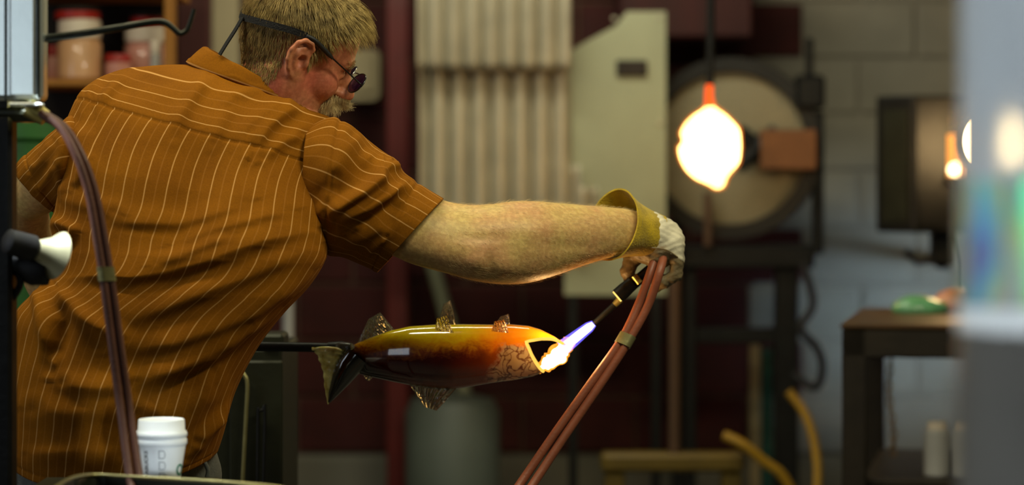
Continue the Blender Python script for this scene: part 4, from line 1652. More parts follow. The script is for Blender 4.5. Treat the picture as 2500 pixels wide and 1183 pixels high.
# cloth folds on the back: polyline, height in mm, width above the crest, width below it (px)
FOLDS = [
    ([(262, 538), (350, 546), (430, 545), (520, 524), (600, 500)], 5, 34, 14),
    ([(140, 680), (240, 678), (324, 681), (409, 663), (527, 632), (629, 598), (700, 578), (760, 560)], 11, 60, 15),
    ([(430, 592), (527, 560), (620, 540), (700, 520)], 4, 30, 12),
    ([(380, 645), (470, 615), (560, 580)], 4, 20, 12),
    ([(296, 788), (390, 757), (490, 717), (590, 680), (700, 630), (770, 600)], 8, 40, 18),
    ([(300, 858), (426, 836), (527, 795), (620, 750), (700, 700), (764, 660)], 9, 40, 18),
    ([(312, 945), (397, 910), (455, 883), (530, 840), (610, 795), (690, 740)], 9, 36, 18),
    ([(380, 930), (440, 905), (520, 870), (600, 815)], 5, 18, 12),
    ([(150, 935), (200, 945), (252, 948), (300, 935)], 7, 30, 16),
    ([(135, 696), (160, 735), (189, 767), (253, 805), (300, 830)], 9, 22, 22),
    ([(91, 700), (98, 750), (105, 801), (122, 862)], 9, 26, 16),
    ([(150, 720), (160, 780), (140, 850), (128, 890)], -9, 22, 26),
    ([(121, 544), (150, 548), (182, 561), (170, 578), (140, 592)], 8, 12, 10),
    ([(140, 480), (200, 500), (280, 520)], 4, 26, 18),
    ([(571, 962), (548, 1000), (527, 1025), (484, 1086), (450, 1120)], 7, 14, 14),
    ([(545, 1010), (505, 1040), (470, 1075)], 6, 12, 12),
    ([(520, 905), (500, 960), (470, 1010), (420, 1060)], 5, 26, 26),
    ([(330, 1010), (420, 1000), (520, 940)], 5, 30, 30),
    ([(80, 1000), (180, 1010), (290, 990)], 5, 40, 26),
    ([(60, 1110), (180, 1100), (300, 1110)], 4, 16, 30),
    # yoke and shoulder blades
    ([(512, 186), (470, 240), (438, 290), (425, 340)], 6, 22, 16),
    ([(735, 262), (690, 285), (652, 318), (620, 368)], 9, 34, 11),
    ([(690, 250), (640, 280), (600, 315), (575, 350)], 4, 22, 14),
    ([(655, 218), (600, 228), (550, 240)], 4, 16, 12),
    ([(560, 262), (540, 305), (520, 350)], 3, 20, 16),
    ([(740, 330), (690, 350), (640, 392)], 6, 24, 12),
    ([(320, 178), (280, 215), (240, 255)], 3, 16, 12),
    ([(250, 198), (215, 245), (195, 300)], 4, 14, 10),
    ([(290, 200), (255, 250), (235, 300)], 3, 14, 10),
    ([(172, 300), (200, 340), (205, 400), (190, 460)], 6, 20, 14),
    ([(160, 330), (175, 380), (165, 440), (150, 500)], 5, 12, 10),
    ([(225, 300), (228, 380), (210, 450)], 3, 20, 14),
    ([(180, 460), (205, 440), (230, 400)], 4, 14, 10),
]


def fold_height(px, py, folds):
    h = np.zeros(px.shape)
    for pts, amp, wu, wd in folds:
        d, s = seg_dist(px, py, pts)
        pts = np.array(pts, float)
        # fade at both ends
        e0 = np.hypot(px - pts[0, 0], py - pts[0, 1])
        e1 = np.hypot(px - pts[-1, 0], py - pts[-1, 1])
        L = np.hypot(*(pts[1:] - pts[:-1]).T).sum()
        fade = np.clip(np.minimum(e0, e1) / (0.22 * L) + 0.1, 0, 1)
        right = s > 0 if pts[-1, 0] > pts[0, 0] else s < 0     # right side = below
        w = np.where(right, wd, wu)
        h += 1.5 * amp * np.exp(-(d / w) ** 2) * fade
    return h


def stripe_mat():
    m, nt, b = nodes_of('pinstripe_cotton')
    N, L = nt.nodes, nt.links
    uv = N.new('ShaderNodeUVMap')
    uv.uv_map = 'UVMap'
    sx = N.new('ShaderNodeSeparateXYZ')
    L.new(uv.outputs['UV'], sx.inputs[0])

    def mth(op, a, bb=None, clamp=False):
        n = N.new('ShaderNodeMath')
        n.operation = op
        n.use_clamp = clamp
        for i, v in enumerate((a, bb)):
            if v is None:
                continue
            if isinstance(v, (int, float)):
                n.inputs[i].default_value = v
            else:
                L.new(v, n.inputs[i])
        return n.outputs[0]

    fr_ = mth('FRACT', sx.outputs['X'])
    d1 = mth('ABSOLUTE', mth('SUBTRACT', fr_, 0.5))
    line = mth('SUBTRACT', 1.0, mth('MULTIPLY', d1, 1 / 0.040), True)
    d2 = mth('ABSOLUTE', mth('SUBTRACT', mth('FRACT', mth('ADD', sx.outputs['X'], 0.5)), 0.5))
    faint = mth('SUBTRACT', 1.0, mth('MULTIPLY', d2, 1 / 0.045), True)
    tc = N.new('ShaderNodeTexCoord')
    nz = N.new('ShaderNodeTexNoise')
    nz.inputs['Scale'].default_value = 9
    nz.inputs['Detail'].default_value = 6
    L.new(tc.outputs['Object'], nz.inputs['Vector'])
    n2 = N.new('ShaderNodeTexNoise')
    n2.inputs['Scale'].default_value = 380
    n2.inputs['Detail'].default_value = 3
    L.new(tc.outputs['Object'], n2.inputs['Vector'])
    rp = N.new('ShaderNodeValToRGB')
    rp.color_ramp.elements[0].position = 0.3
    rp.color_ramp.elements[1].position = 0.72
    rp.color_ramp.elements[0].color = rgb(112, 66, 7)
    rp.color_ramp.elements[1].color = rgb(134, 82, 10)
    L.new(nz.outputs['Fac'], rp.inputs['Fac'])

    def mix(f, a, c, blend='MIX'):
        n = N.new('ShaderNodeMix')
        n.data_type = 'RGBA'
        n.blend_type = blend
        L.new(f, n.inputs[0]) if not isinstance(f, float) else setattr(n.inputs[0], 'default_value', f)
        for i, v in ((6, a), (7, c)):
            if isinstance(v, tuple):
                n.inputs[i].default_value = v
            else:
                L.new(v, n.inputs[i])
        return n.outputs[2]

    g = N.new('ShaderNodeMapRange')
    g.inputs['To Min'].default_value = 0.72
    g.inputs['To Max'].default_value = 1.25
    L.new(n2.outputs['Fac'], g.inputs['Value'])
    col = mix(1.0, rp.outputs['Color'], g.outputs['Result'], 'MULTIPLY')
    col = mix(mth('MULTIPLY', faint, 0.28), col, rgb(176, 120, 56))
    col = mix(mth('MULTIPLY', line, 0.85), col, rgb(206, 156, 92))
    L.new(col, b.inputs['Base Color'])
    b.inputs['Roughness'].default_value = 0.88
    b.inputs['Specular IOR Level'].default_value = 0.08
    b.inputs['Sheen Weight'].default_value = 0.03
    b.inputs['Sheen Tint'].default_value = rgb(230, 170, 90)
    wv = N.new('ShaderNodeTexNoise')
    wv.inputs['Scale'].default_value = 26
    wv.inputs['Detail'].default_value = 3
    L.new(tc.outputs['Object'], wv.inputs['Vector'])
    ad = mth('ADD', mth('MULTIPLY', wv.outputs['Fac'], 1.0), mth('MULTIPLY', n2.outputs['Fac'], 0.10))
    bp = N.new('ShaderNodeBump')
    bp.inputs['Strength'].default_value = 0.3
    bp.inputs['Distance'].default_value = 0.004
    L.new(ad, bp.inputs['Height'])
    L.new(bp.outputs['Normal'], b.inputs['Normal'])
    MAT['pinstripe_cotton'] = m


stripe_mat()


def grid_faces(nv, nu, wrap=True):
    i, k = np.meshgrid(np.arange(nv - 1), np.arange(nu if wrap else nu - 1), indexing='ij')
    k2 = (k + 1) % nu
    return np.stack([i * nu + k, (i + 1) * nu + k, (i + 1) * nu + k2, i * nu + k2], -1).reshape(-1, 4), i.ravel(), k.ravel()


NV, NU = 300, 340
ts, TV, pyc = torso_surface(NV, NU)
flat = TV.reshape(-1, 3)
px = 1250 + flat[:, 0] / flat[:, 1] * FPX
py = HOR + (ZC - flat[:, 2]) / flat[:, 1] * FPX
tt_ = np.repeat(ts, NU)
phi = np.tile(2 * np.pi * np.arange(NU) / NU, NV)
near = np.clip(np.sin(phi) * 3, 0, 1)
hgt = fold_height(px, py, FOLDS)
# puckers either side of the yoke seam, seam groove, hem stitching
arcn = np.tile(np.arange(NU), NV)
pk = np.exp(-((tt_ - YOKE - 0.22) / 0.16) ** 2) * (0.9 * np.sin(px * 0.42 + np.sin(px * .05) * 3) + 0.5 * np.sin(px * 0.27))
hgt += pk * 0.7
hgt += -2.2 * np.exp(-((tt_ - YOKE) / 0.045) ** 2) + 1.2 * np.clip((tt_ - YOKE) / 0.06, 0, 1) * np.exp(-np.clip(tt_ - YOKE, 0, 9) / 2)
hgt += -1.2 * np.exp(-((tt_ - 0.28) / 0.05) ** 2)
hgt += 0.7 * vnoise(flat, 30, 3) + 0.2 * vnoise(flat, 70, 5)
# shoulder blades and spine hollow
hgt += 8 * np.exp(-((px - 300) / 95) ** 2 - ((py - 400) / 110) ** 2) + 8 * np.exp(-((px - 650) / 90) ** 2 - ((py - 470) / 110) ** 2)
hgt -= 9 * np.exp(-((px - (490 - (py - 430) * 0.3)) / 60) ** 2) * np.clip((py - 330) / 100, 0, 1)
back_n = vnormals(flat, grid_faces(NV, NU)[0])
sgn = -1.0 if (back_n[(NV // 2) * NU + NU // 4, 1] > 0) else 1.0
nrm = back_n * sgn
flat2 = flat + nrm * (hgt * near * 0.001)[:, None]
F, fi, fk = grid_faces(NV, NU)
if sgn < 0:
    F = F[:, ::-1]
# stripe coordinates
arc = np.cumsum(np.linalg.norm(np.diff(np.concatenate([TV, TV[:, :1]], 1), axis=1), axis=2), 1)
arc = np.concatenate([np.zeros((NV, 1)), arc], 1)
arc /= arc[:, -1:]
NSTR = 33
uvs = np.zeros((len(F), 4, 2))
bodyf = ts[fi] < YOKE - 1e-6
order = [(0, 0), (1, 0), (1, 1), (0, 1)]
if sgn < 0:
    order = order[::-1]
for c, (di, dk) in enumerate(order):
    ii, kk = fi + di, fk + dk
    ub = arc[ii, kk] * NSTR + 0.25 * ts[ii]
    uy = pyc[ii] / 37.0 + 0.25
    uvs[:, c, 0] = np.where(bodyf, ub, uy)
    uvs[:, c, 1] = ts[ii]
shirt = mk('shirt', flat2, F, MAT['pinstripe_cotton'], man, True, uv=uvs.reshape(-1, 2))
so = shirt.modifiers.new('thick', 'SOLIDIFY')
so.thickness = 0.0022
so.offset = -1


def limb(rings, nv, nu, tilt=0.0, e=0.95):
    """rings: top px, bottom px, centre depth, half depth -> closed loops of points, phi 0 = top, pi/2 = near side"""
    R = spline(np.array(rings, float), nv)
    V = np.zeros((nv, nu, 3))
    for i, r in enumerate(R):
        tl_ = tilt * (1 - (i / (nv - 1)) ** 2)
        T, B = P(r[0], r[1], r[4] + tl_), P(r[2], r[3], r[4] - tl_)
        C = (T + B) / 2
        a = (T - B) / 2
        for k in range(nu):
            ph = 2 * math.pi * k / nu
            cs, sn = math.cos(ph), math.sin(ph)
            V[i, k] = np.array(C + a * (math.copysign(abs(cs) ** e, cs)) + Vector((0, -r[5] * math.copysign(abs(sn) ** e, sn), 0)))
    return V


def sleeve(name, rings, folds, nstr, nv=130, nu=150, hem=0.84, groove0=None):
    V = limb(rings, nv, nu)
    fl_ = V.reshape(-1, 3)
    px = 1250 + fl_[:, 0] / fl_[:, 1] * FPX
    py = HOR + (ZC - fl_[:, 2]) / fl_[:, 1] * FPX
    s = np.repeat(np.linspace(0, 1, nv), nu)
    phi = np.tile(2 * np.pi * np.arange(nu) / nu, nv)
    near = np.clip(np.sin(phi) * 3 + 0.3, 0, 1)
    h = fold_height(px, py, folds) * near
    h += -1.6 * np.exp(-((s - hem) / 0.012) ** 2) + 1.0 * (s > hem)
    if groove0:
        h += -2.5 * np.exp(-((s - groove0) / 0.018) ** 2) + 1.8 * np.exp(-((s - groove0 + 0.05) / 0.04) ** 2)
    h += 0.7 * vnoise(fl_, 45, 8) + 0.4 * vnoise(fl_, 110, 9)
    F, fi, fk = grid_faces(nv, nu)
    n_ = vnormals(fl_, F)
    c0 = fl_[(nv // 2) * nu:(nv // 2 + 1) * nu].mean(0)
    q = (nv // 2) * nu
    flip = np.dot(n_[q], fl_[q] - c0) < 0
    if flip:
        n_ = -n_
        F = F[:, ::-1]
    V2 = fl_ + n_ * (h * 0.001)[:, None]
    arc = np.tile(np.arange(nu + 1) / nu, (nv, 1))
    order = [(0, 0), (1, 0), (1, 1), (0, 1)]
    if flip:
        order = order[::-1]
    uvs = np.zeros((len(F), 4, 2))
    for c, (di, dk) in enumerate(order):
        uvs[:, c, 0] = arc[fi + di, fk + dk] * nstr + 0.15
        uvs[:, c, 1] = (fi + di) / nv
    o = mk(name, V2, F, MAT['pinstripe_cotton'], shirt, True, uv=uvs.reshape(-1, 2))
    so = o.modifiers.new('thick', 'SOLIDIFY')
    so.thickness = 0.0025
    so.offset = -1
    return o


RS = [(752, 312, 742, 540, 4.43, .075), (800, 288, 772, 600, 4.43, .094), (838, 296, 800, 622, 4.43, .102), (884, 329, 834, 627, 4.43, .102), (930, 364, 868, 641, 4.43, .099),
      (968, 392, 890, 650, 4.43, .094), (990, 424, 902, 655, 4.43, .089), (1035, 456, 912, 660, 4.43, .085), (1082, 486, 921, 664, 4.43, .082)]
sleeve('sleeve', RS, [
    ([(936, 404), (930, 440), (890, 470), (830, 505), (790, 520)], 13, 18, 12),
    ([(905, 380), (880, 415), (840, 450), (800, 480)], -8, 34, 30),
    ([(1000, 448), (960, 470), (900, 510), (820, 540)], 10, 16, 12),
    ([(985, 490), (930, 520), (870, 555)], -6, 18, 20),
    ([(960, 392), (968, 406), (940, 410)], 5, 10, 8),
    ([(860, 330), (840, 380), (820, 430)], 4, 30, 24),
    ([(790, 600), (840, 600), (900, 570), (960, 540)], 5, 26, 18),
    ([(945, 575), (920, 600), (890, 625)], 5, 12, 8),
    ([(800, 580), (850, 560), (900, 530)], 3, 16, 12)], 15, groove0=0.235)
LS = [(215, 288, 215, 470, 4.42, .075), (175, 280, 172, 478, 4.41, .085), (130, 322, 158, 496, 4.43, .082), (84, 360, 150, 508, 4.46, .078), (36, 408, 140, 520, 4.49, .072)]
sleeve('sleeve', LS, [
    ([(160, 320), (150, 400), (150, 470)], 6, 14, 12),
    ([(130, 340), (110, 390), (70, 420)], 4, 14, 12),
    ([(140, 400), (115, 440), (90, 470)], 4, 12, 10)], 13)

# collar: folded band round the neck
def collar():
    nu = 120
    # (L px, R px, half depth, lift of near arc px)
    prof = [(462, 158, 756, 278, .082, 2), (455, 150, 758, 272, .086, 4), (470, 138, 756, 266, .084, 6), (490, 122, 750, 258, .080, 6), (500, 116, 744, 252, .076, 6),
            (512, 120, 736, 252, .072, 5), (516, 140, 730, 266, .068, 4), (518, 170, 724, 290, .066, 0)]
    R = spline(np.array(prof, float), 40)
    V = []
    for r in R:
        Lp, Rp = P(r[0], r[1], 4.515), P(r[2], r[3], 4.515)
        C = (Lp + Rp) / 2
        a = (Rp - Lp) / 2
        for k in range(nu):
            ph = 2 * math.pi * k / nu
            cs, sn = math.cos(ph), math.sin(ph)
            # near arc sits a little higher in the middle-left, dips to the right like the cloth in the photo
            c8, s8 = math.copysign(abs(cs) ** 0.8, cs), math.copysign(abs(sn) ** 0.8, sn)
            V.append(C + a * c8 + Vector((0, -r[4] * s8, 0)) + Vector((0, 0, (r[5] + 5 * math.sin(2 * ph)) / FPX * BD * max(sn, 0))))
    V = np.array([tuple(v) for v in V])
    F, fi, fk = grid_faces(40, nu)
    n_ = vnormals(V, F)
    c0 = V[:nu].mean(0)
    flip = np.dot(n_[3 * nu + 30], V[3 * nu + 30] - c0) < 0
    if flip:
        F = F[:, ::-1]
        n_ = -n_
    pxk = 1250 + V[:, 0] / V[:, 1] * FPX
    row = np.repeat(np.arange(40), nu)
    V += n_ * (0.0006 * np.exp(-((row - 8) / 3.0) ** 2) * np.sin(pxk * 0.55))[:, None]
    V += n_ * (0.0009 * vnoise(V, 60, 4))[:, None]
    uv = np.zeros((len(F), 4, 2))
    order = [(0, 0), (1, 0), (1, 1), (0, 1)]
    if flip:
        order = order[::-1]
    for c, (di, dk) in enumerate(order):
        uv[:, c, 0] = 0.5 + (fi + di - 5.0) / 40.0 * 1.0
    uv[..., 0] = np.clip(uv[..., 0], 0.1, 0.9)
    return mk('collar', V, F, MAT['pinstripe_cotton'], shirt, True, uv=uv.reshape(-1, 2))


collar()

# ------------------------------------------------------------------ body: head, neck, trunk and arms in one skin
TH, PS, RL = math.radians(21), math.radians(22), math.radians(16)
RH = Matrix.Rotation(PS, 3, 'Z') @ Matrix.Rotation(TH, 3, 'Y') @ Matrix.Rotation(RL, 3, 'X')
HS = 1.07                                          # head size
EAR = Vector((-0.006, -0.080, -0.002))
HO = P(727, 145, 4.43) - RH @ (EAR * HS)


def h2w(p):
    return HO + RH @ (Vector(p) * HS)


RHn = np.array(RH)


def w2h(V):
    return (np.asarray(V) - np.array(HO)) @ RHn / HS


nb = w2h([tuple(P(628, 300, 4.515))])[0]
nb0 = w2h([tuple(P(660, 240, 4.505))])[0]


def fhead(X):
    S = np.abs(X[1])
    Y = [X[0], S, X[2]]
    d = sell(X, (-0.004, 0, 0.045), (0.100, 0.077, 0.092))
    d = smin(d, sell(X, (0.040, 0, 0.040), (0.058, 0.062, 0.062)), 0.03)
    d = smin(d, sell(X, (0.044, 0, -0.035), (0.054, 0.053, 0.068)), 0.03)
    d = smin(d, scap(Y, (0.0, 0.052, -0.050), (0.074, 0.014, -0.104), 0.024, 0.022), 0.028)
    d = smin(d, scap(Y, (-0.002, 0.058, -0.02), (0.0, 0.052, -0.052), 0.022, 0.022), 0.025)
    d = smin(d, sell(Y, (0.060, 0.041, -0.028), (0.028, 0.022, 0.024)), 0.02)
    d = smin(d, scap(Y, (0.082, 0.040, 0.018), (0.094, 0.006, 0.016), 0.012, 0.013), 0.016)
    d = smin(d, sell(X, (0.085, 0, -0.1), (0.020, 0.022, 0.018)), 0.018)
    # eye sockets with lowered lids
    d = smax(d, -sell(Y, (0.104, 0.034, -0.004), (0.020, 0.019, 0.012)), 0.014)
    d = smin(d, sell(Y, (0.0815, 0.033, -0.003), (0.0135, 0.0145, 0.0125)), 0.004)
    # nose
    d = smin(d, scap(X, (0.094, 0, 0.008), (0.122, 0, -0.034), 0.0095, 0.0135), 0.012)
    d = smin(d, sell(Y, (0.110, 0.012, -0.038), (0.012, 0.0085, 0.009)), 0.007)
    # lips
    d = smin(d, sell(X, (0.094, 0, -0.0655), (0.013, 0.024, 0.006)), 0.006)
    d = smin(d, sell(X, (0.0925, 0, -0.0765), (0.013, 0.021, 0.0068)), 0.006)
    d = smax(d, -sell(X, (0.108, 0, -0.071), (0.010, 0.024, 0.0015)), 0.003)
    # neck
    d = smin(d, scap(X, (-0.028, 0, -0.005), nb0, 0.058, 0.054), 0.03)
    d = smin(d, scap(X, nb0, nb, 0.054, 0.062), 0.03)
    # sternomastoid cord behind the ear
    d = smin(d, scap(Y, (-0.026, 0.058, -0.045), (-0.005, 0.048, -0.105), 0.012, 0.014), 0.02)
    # ears
    pts = [(0.008, 0.078, 0.008), (0.011, 0.083, 0.024), (0.004, 0.088, 0.0335), (-0.010, 0.092, 0.035), (-0.021, 0.094, 0.027), (-0.0265, 0.094, 0.012), (-0.0255, 0.092, -0.006), (-0.018, 0.088, -0.020), (-0.008, 0.083, -0.030), (0.002, 0.079, -0.034)]
    plate = sell(Y, (-0.008, 0.0815, 0.006), (0.020, 0.0065, 0.029))
    plate = smin(plate, sell(Y, (-0.003, 0.079, -0.027), (0.0085, 0.0055, 0.0105)), 0.006)
    plate = smin(plate, scap(Y, (-0.010, 0.070, 0.012), (-0.012, 0.080, 0.006), 0.012, 0.014), 0.008)
    ear = plate
    ear = smax(ear, -sell(Y, (0.000, 0.090, -0.003), (0.0095, 0.0125, 0.0125)), 0.004)
    ear = smax(ear, -sell(Y, (-0.004, 0.0925, 0.018), (0.008, 0.0085, 0.008)), 0.003)
    for a, b in zip(pts[:-1], pts[1:]):
        ear = smin(ear, scap(Y, a, b, 0.0042, 0.0042), 0.0035)
    for a, b in (((-0.004, 0.086, 0.022), (-0.0145, 0.089, 0.010)), ((-0.0145, 0.089, 0.010), (-0.012, 0.087, -0.010)), ((-0.012, 0.087, -0.010), (-0.003, 0.083, -0.019))):
        ear = smin(ear, scap(Y, a, b, 0.0036, 0.0036), 0.003)
    ear = smin(ear, sell(Y, (0.0105, 0.080, -0.004), (0.005, 0.006, 0.009)), 0.004)
    d = smin(d, ear, 0.006)
    return d


HV, HF = nets(fhead, (-0.16, -0.115, -0.19), (0.15, 0.115, 0.15), 0.0021)
HN = vnormals(HV, HF)
HVw = np.array(HO) + (HV * HS) @ RHn.T

AR = [(900, 380, 850, 590, 4.435, .060), (1000, 451, 944, 618, 4.435, .060), (1082, 488, 1004, 643, 4.435, .061), (1140, 499, 1084, 665, 4.44, .062), (1196, 498, 1154, 684, 4.45, .064),
      (1252, 491, 1222, 693, 4.47, .066), (1312, 491, 1290, 690, 4.49, .064), (1372, 496, 1356, 672, 4.52, .058), (1432, 501, 1424, 648, 4.55, .051), (1492, 506, 1490, 628, 4.58, .044),
      (1548, 514, 1545, 616, 4.61, .038), (1592, 535, 1580, 612, 4.63, .034)]
AV = limb(AR, 150, 72, 0.022)
af = AV.reshape(-1, 3)
apx = 1250 + af[:, 0] / af[:, 1] * FPX
apy = HOR + (ZC - af[:, 2]) / af[:, 1] * FPX
AFc, _, _ = grid_faces(150, 72)
an = vnormals(af, AFc)
if np.dot(an[75 * 72], af[75 * 72] - af[75 * 72:76 * 72].mean(0)) < 0:
    an = -an
    AFc = AFc[:, ::-1]
bump = np.zeros(len(af))
for (x, y, rx, ry, h) in ((1165, 640, 26, 20, 4), (1228, 650, 34, 24, 5), (1196, 645, 12, 22, -3), (1180, 580, 60, 14, -3), (1120, 560, 70, 30, -2), (1330, 560, 120, 26, 3), (1400, 600, 90, 12, -2), (1060, 570, 50, 60, 3)):
    bump += h * np.exp(-((apx - x) / rx) ** 2 - ((apy - y) / ry) ** 2) * (np.tile(np.sin(2 * np.pi * np.arange(72) / 72), 150) > 0)
af = af + an * (bump * 0.001)[:, None]


def cap_grid(V, F, nv, nu):
    return V, [tuple(f) for f in F] + [tuple(range(nu)), tuple((nv - 1) * nu + k for k in range(nu))[::-1]]


bodym = MB()
bodym.add(HVw, HF)
bodym.add(*cap_grid(af, AFc, 150, 72))
_, BV, _ = torso_surface(60, 64, 0.90, 1.0, 16.6)
bodym.add(*cap_grid(BV.reshape(-1, 3), grid_faces(60, 64)[0], 60, 64))
# left arm reaching forward to the blowpipe, with its hand round the pipe
sh, hemp, el, wr = P(205, 365, 4.42), P(92, 462, 4.48), P(62, 500, 4.56), P(186, 800, 4.665)
bodym.tube(spline([P(300, 330, 4.42), sh, hemp, P(64, 492, 4.54), P(66, 560, 4.62), P(120, 700, 4.665), wr], 40),
           list(np.interp(np.linspace(0, 1, 40), [0, .18, .38, .52, .66, .85, 1], [.07, .062, .045, .045, .047, .04, .03])), 28)
hand = P(215, 846, 4.675)
bodym.tube([wr, P(196, 815, 4.69), P(212, 832, 4.70)], [.030, .036, .034], 20)
for k in range(4):
    x = 188 + k * 25
    r_ = 0.0100 if k < 3 else 0.0088
    kn = P(x, 826, 4.70)
    chain = [kn, P(x + 2, 828, 4.672), P(x + 3, 846, 4.646), P(x + 3, 862, 4.656), P(x + 2, 866, 4.674)]
    bodym.tube(spline([tuple(c) for c in chain], 14), list(np.interp(np.linspace(0, 1, 14), [0, .5, 1], [r_ * 1.15, r_, r_ * .8])), 12)
bodym.tube(spline([P(190, 830, 4.70), P(205, 848, 4.712), P(222, 862, 4.70), P(240, 866, 4.688)], 12), list(np.linspace(0.0135, 0.0095, 12)), 12)


def skin_mat():
    m, nt, b = nodes_of('skin')
    N, L = nt.nodes, nt.links
    tc = N.new('ShaderNodeTexCoord')

    def nz(s, d):
        n = N.new('ShaderNodeTexNoise')
        n.inputs['Scale'].default_value = s
        n.inputs['Detail'].default_value = d
        L.new(tc.outputs['Object'], n.inputs['Vector'])
        return n.outputs['Fac']

    r1 = N.new('ShaderNodeValToRGB')
    r1.color_ramp.elements[0].position = 0.35
    r1.color_ramp.elements[1].position = 0.68
    r1.color_ramp.elements[0].color = rgb(208, 178, 108)
    r1.color_ramp.elements[1].color = rgb(206, 156, 106)
    L.new(nz(13, 4), r1.inputs['Fac'])
    # face and neck are ruddier than the arms
    r3 = N.new('ShaderNodeValToRGB')
    r3.color_ramp.elements[0].position = 0.35
    r3.color_ramp.elements[1].position = 0.68
    r3.color_ramp.elements[0].color = rgb(190, 130, 90)
    r3.color_ramp.elements[1].color = rgb(186, 102, 78)
    L.new(nz(16, 4), r3.inputs['Fac'])
    sz = N.new('ShaderNodeSeparateXYZ')
    L.new(tc.outputs['Object'], sz.inputs[0])
    hm = N.new('ShaderNodeMapRange')
    hm.inputs['From Min'].default_value = 1.44
    hm.inputs['From Max'].default_value = 1.53
    L.new(sz.outputs['Z'], hm.inputs['Value'])
    fx = N.new('ShaderNodeMix')
    fx.data_type = 'RGBA'
    L.new(hm.outputs['Result'], fx.inputs[0])
    L.new(r1.outputs['Color'], fx.inputs[6])
    L.new(r3.outputs['Color'], fx.inputs[7])
    r2 = N.new('ShaderNodeValToRGB')
    r2.color_ramp.elements[0].position = 0.42
    r2.color_ramp.elements[1].position = 0.66
    r2.color_ramp.elements[0].color = (0.62, 0.55, 0.48, 1)
    r2.color_ramp.elements[1].color = (1, 1, 1, 1)
    L.new(nz(120, 5), r2.inputs['Fac'])
    mx = N.new('ShaderNodeMix')
    mx.data_type = 'RGBA'
    mx.blend_type = 'MULTIPLY'
    mx.inputs[0].default_value = 0.55
    L.new(fx.outputs[2], mx.inputs[6])
    L.new(r2.outputs['Color'], mx.inputs[7])
    L.new(mx.outputs[2], b.inputs['Base Color'])
    b.inputs['Roughness'].default_value = 0.5
    b.inputs['Specular IOR Level'].default_value = 0.35
    b.inputs['Subsurface Weight'].default_value = 0.15
    b.inputs['Subsurface Radius'].default_value = (0.012, 0.005, 0.003)
    b.inputs['Subsurface Scale'].default_value = 0.6
    bp = N.new('ShaderNodeBump')
    bp.inputs['Strength'].default_value = 0.18
    bp.inputs['Distance'].default_value = 0.003
    L.new(nz(170, 4), bp.inputs['Height'])
    L.new(bp.outputs['Normal'], b.inputs['Normal'])
    MAT['skin'] = m


skin_mat()
tmp = bodym.build('tmp_body', MAT['skin'], man)
rm = tmp.modifiers.new('fuse', 'REMESH')
rm.mode = 'VOXEL'
rm.voxel_size = 0.0024
rm.use_smooth_shade = True
sm = tmp.modifiers.new('soft', 'SMOOTH')
sm.factor = 0.5
sm.iterations = 4
dg = bpy.context.evaluated_depsgraph_get()
me = bpy.data.meshes.new_from_object(tmp.evaluated_get(dg))
me.name = 'body'
old = tmp.data
tmp.data = me
tmp.modifiers.clear()
bpy.data.meshes.remove(old)
tmp.name = 'body'
me.polygons.foreach_set('use_smooth', [True] * len(me.polygons))
if not me.materials:
    me.materials.append(MAT['skin'])

# ------------------------------------------------------------------ hair in single strands
pmat('hair_blond', rgb(196, 168, 104), 0.45, var=0.45, scale=70, col2=rgb(108, 88, 44), spec=0.4)
pmat('hair_pale', rgb(226, 198, 140), 0.5, var=0.35, scale=70)
pmat('scalp', rgb(120, 96, 56), 0.8, var=0.4, scale=60, bump=0.6, bscale=200)


def strands(roots, norms, flows, lens, r0, lift, mat, name, jitter=0.35, seg=4, parent=man):
    n = len(roots)
    roots = np.asarray(roots)
    Vs = np.zeros((n, seg + 1, 3, 3))
    fl_ = flows + rng.normal(size=flows.shape) * jitter * 0.35
    fl_ -= norms * (fl_ * norms).sum(1)[:, None]
    fl_ /= np.linalg.norm(fl_, axis=1)[:, None] + 1e-9
    lf = lift * rng.uniform(0.5, 1.4, n)
    side = np.cross(fl_, norms)
    for s in range(seg + 1):
        t = s / seg
        c = roots - norms * 0.001 + fl_ * (lens * t)[:, None] + norms * (lens * lf * (t - 0.62 * t * t))[:, None]
        rr = r0 * (1 - 0.85 * t)
        for k in range(3):
            a = 2 * math.pi * k / 3
            Vs[:, s, k] = c + side * (math.cos(a) * rr) + norms * (math.sin(a) * rr)
    base = np.arange(n)[:, None] * (seg + 1) * 3
    Fs = []
    for s in range(seg):
        for k in range(3):
            k2 = (k + 1) % 3
            Fs.append(np.stack([base[:, 0] + s * 3 + k, base[:, 0] + s * 3 + k2, base[:, 0] + (s + 1) * 3 + k2, base[:, 0] + (s + 1) * 3 + k], 1))
    V = Vs.reshape(-1, 3)
    return mk(name, V, np.concatenate(Fs), MAT[mat], parent, True)


x, y, z = HV.T
ay = np.abs(y)
hl = np.where(z > 0.096, 0.093, np.where(z > 0.07, 0.050 + (z - 0.07) * 1.2, np.where(z > 0.012, 0.030 + (z - 0.012) * 0.34, 0.024)))
hmask = (x < hl) & (z > -0.012 + np.clip((-x - 0.012) / 0.03, 0, 1) * -0.058) & (ay < 0.0795)
earzone = (ay > 0.06) & (x > -0.028) & (x < 0.013) & (z < 0.036)
hmask &= ~earzone
hmask &= ~((x > 0.012) & (z < -0.008)) & ~((x > 0.020) & (z < 0.012) & (ay > 0.05))
hid = np.nonzero(hmask)[0]
crown = np.array((-0.060, 0, 0.125))
sel = rng.choice(hid, 15000)
rootl, nl = HV[sel], HN[sel]
if (nl * (rootl - np.array((0, 0, 0.03)))).sum(1).mean() < 0:
    nl = -nl
    HN = -HN
fl_ = rootl - crown
fl_ /= np.linalg.norm(fl_, axis=1)[:, None] + 1e-9
fl_[:, 2] -= 0.35 * (np.abs(rootl[:, 1]) > 0.045)
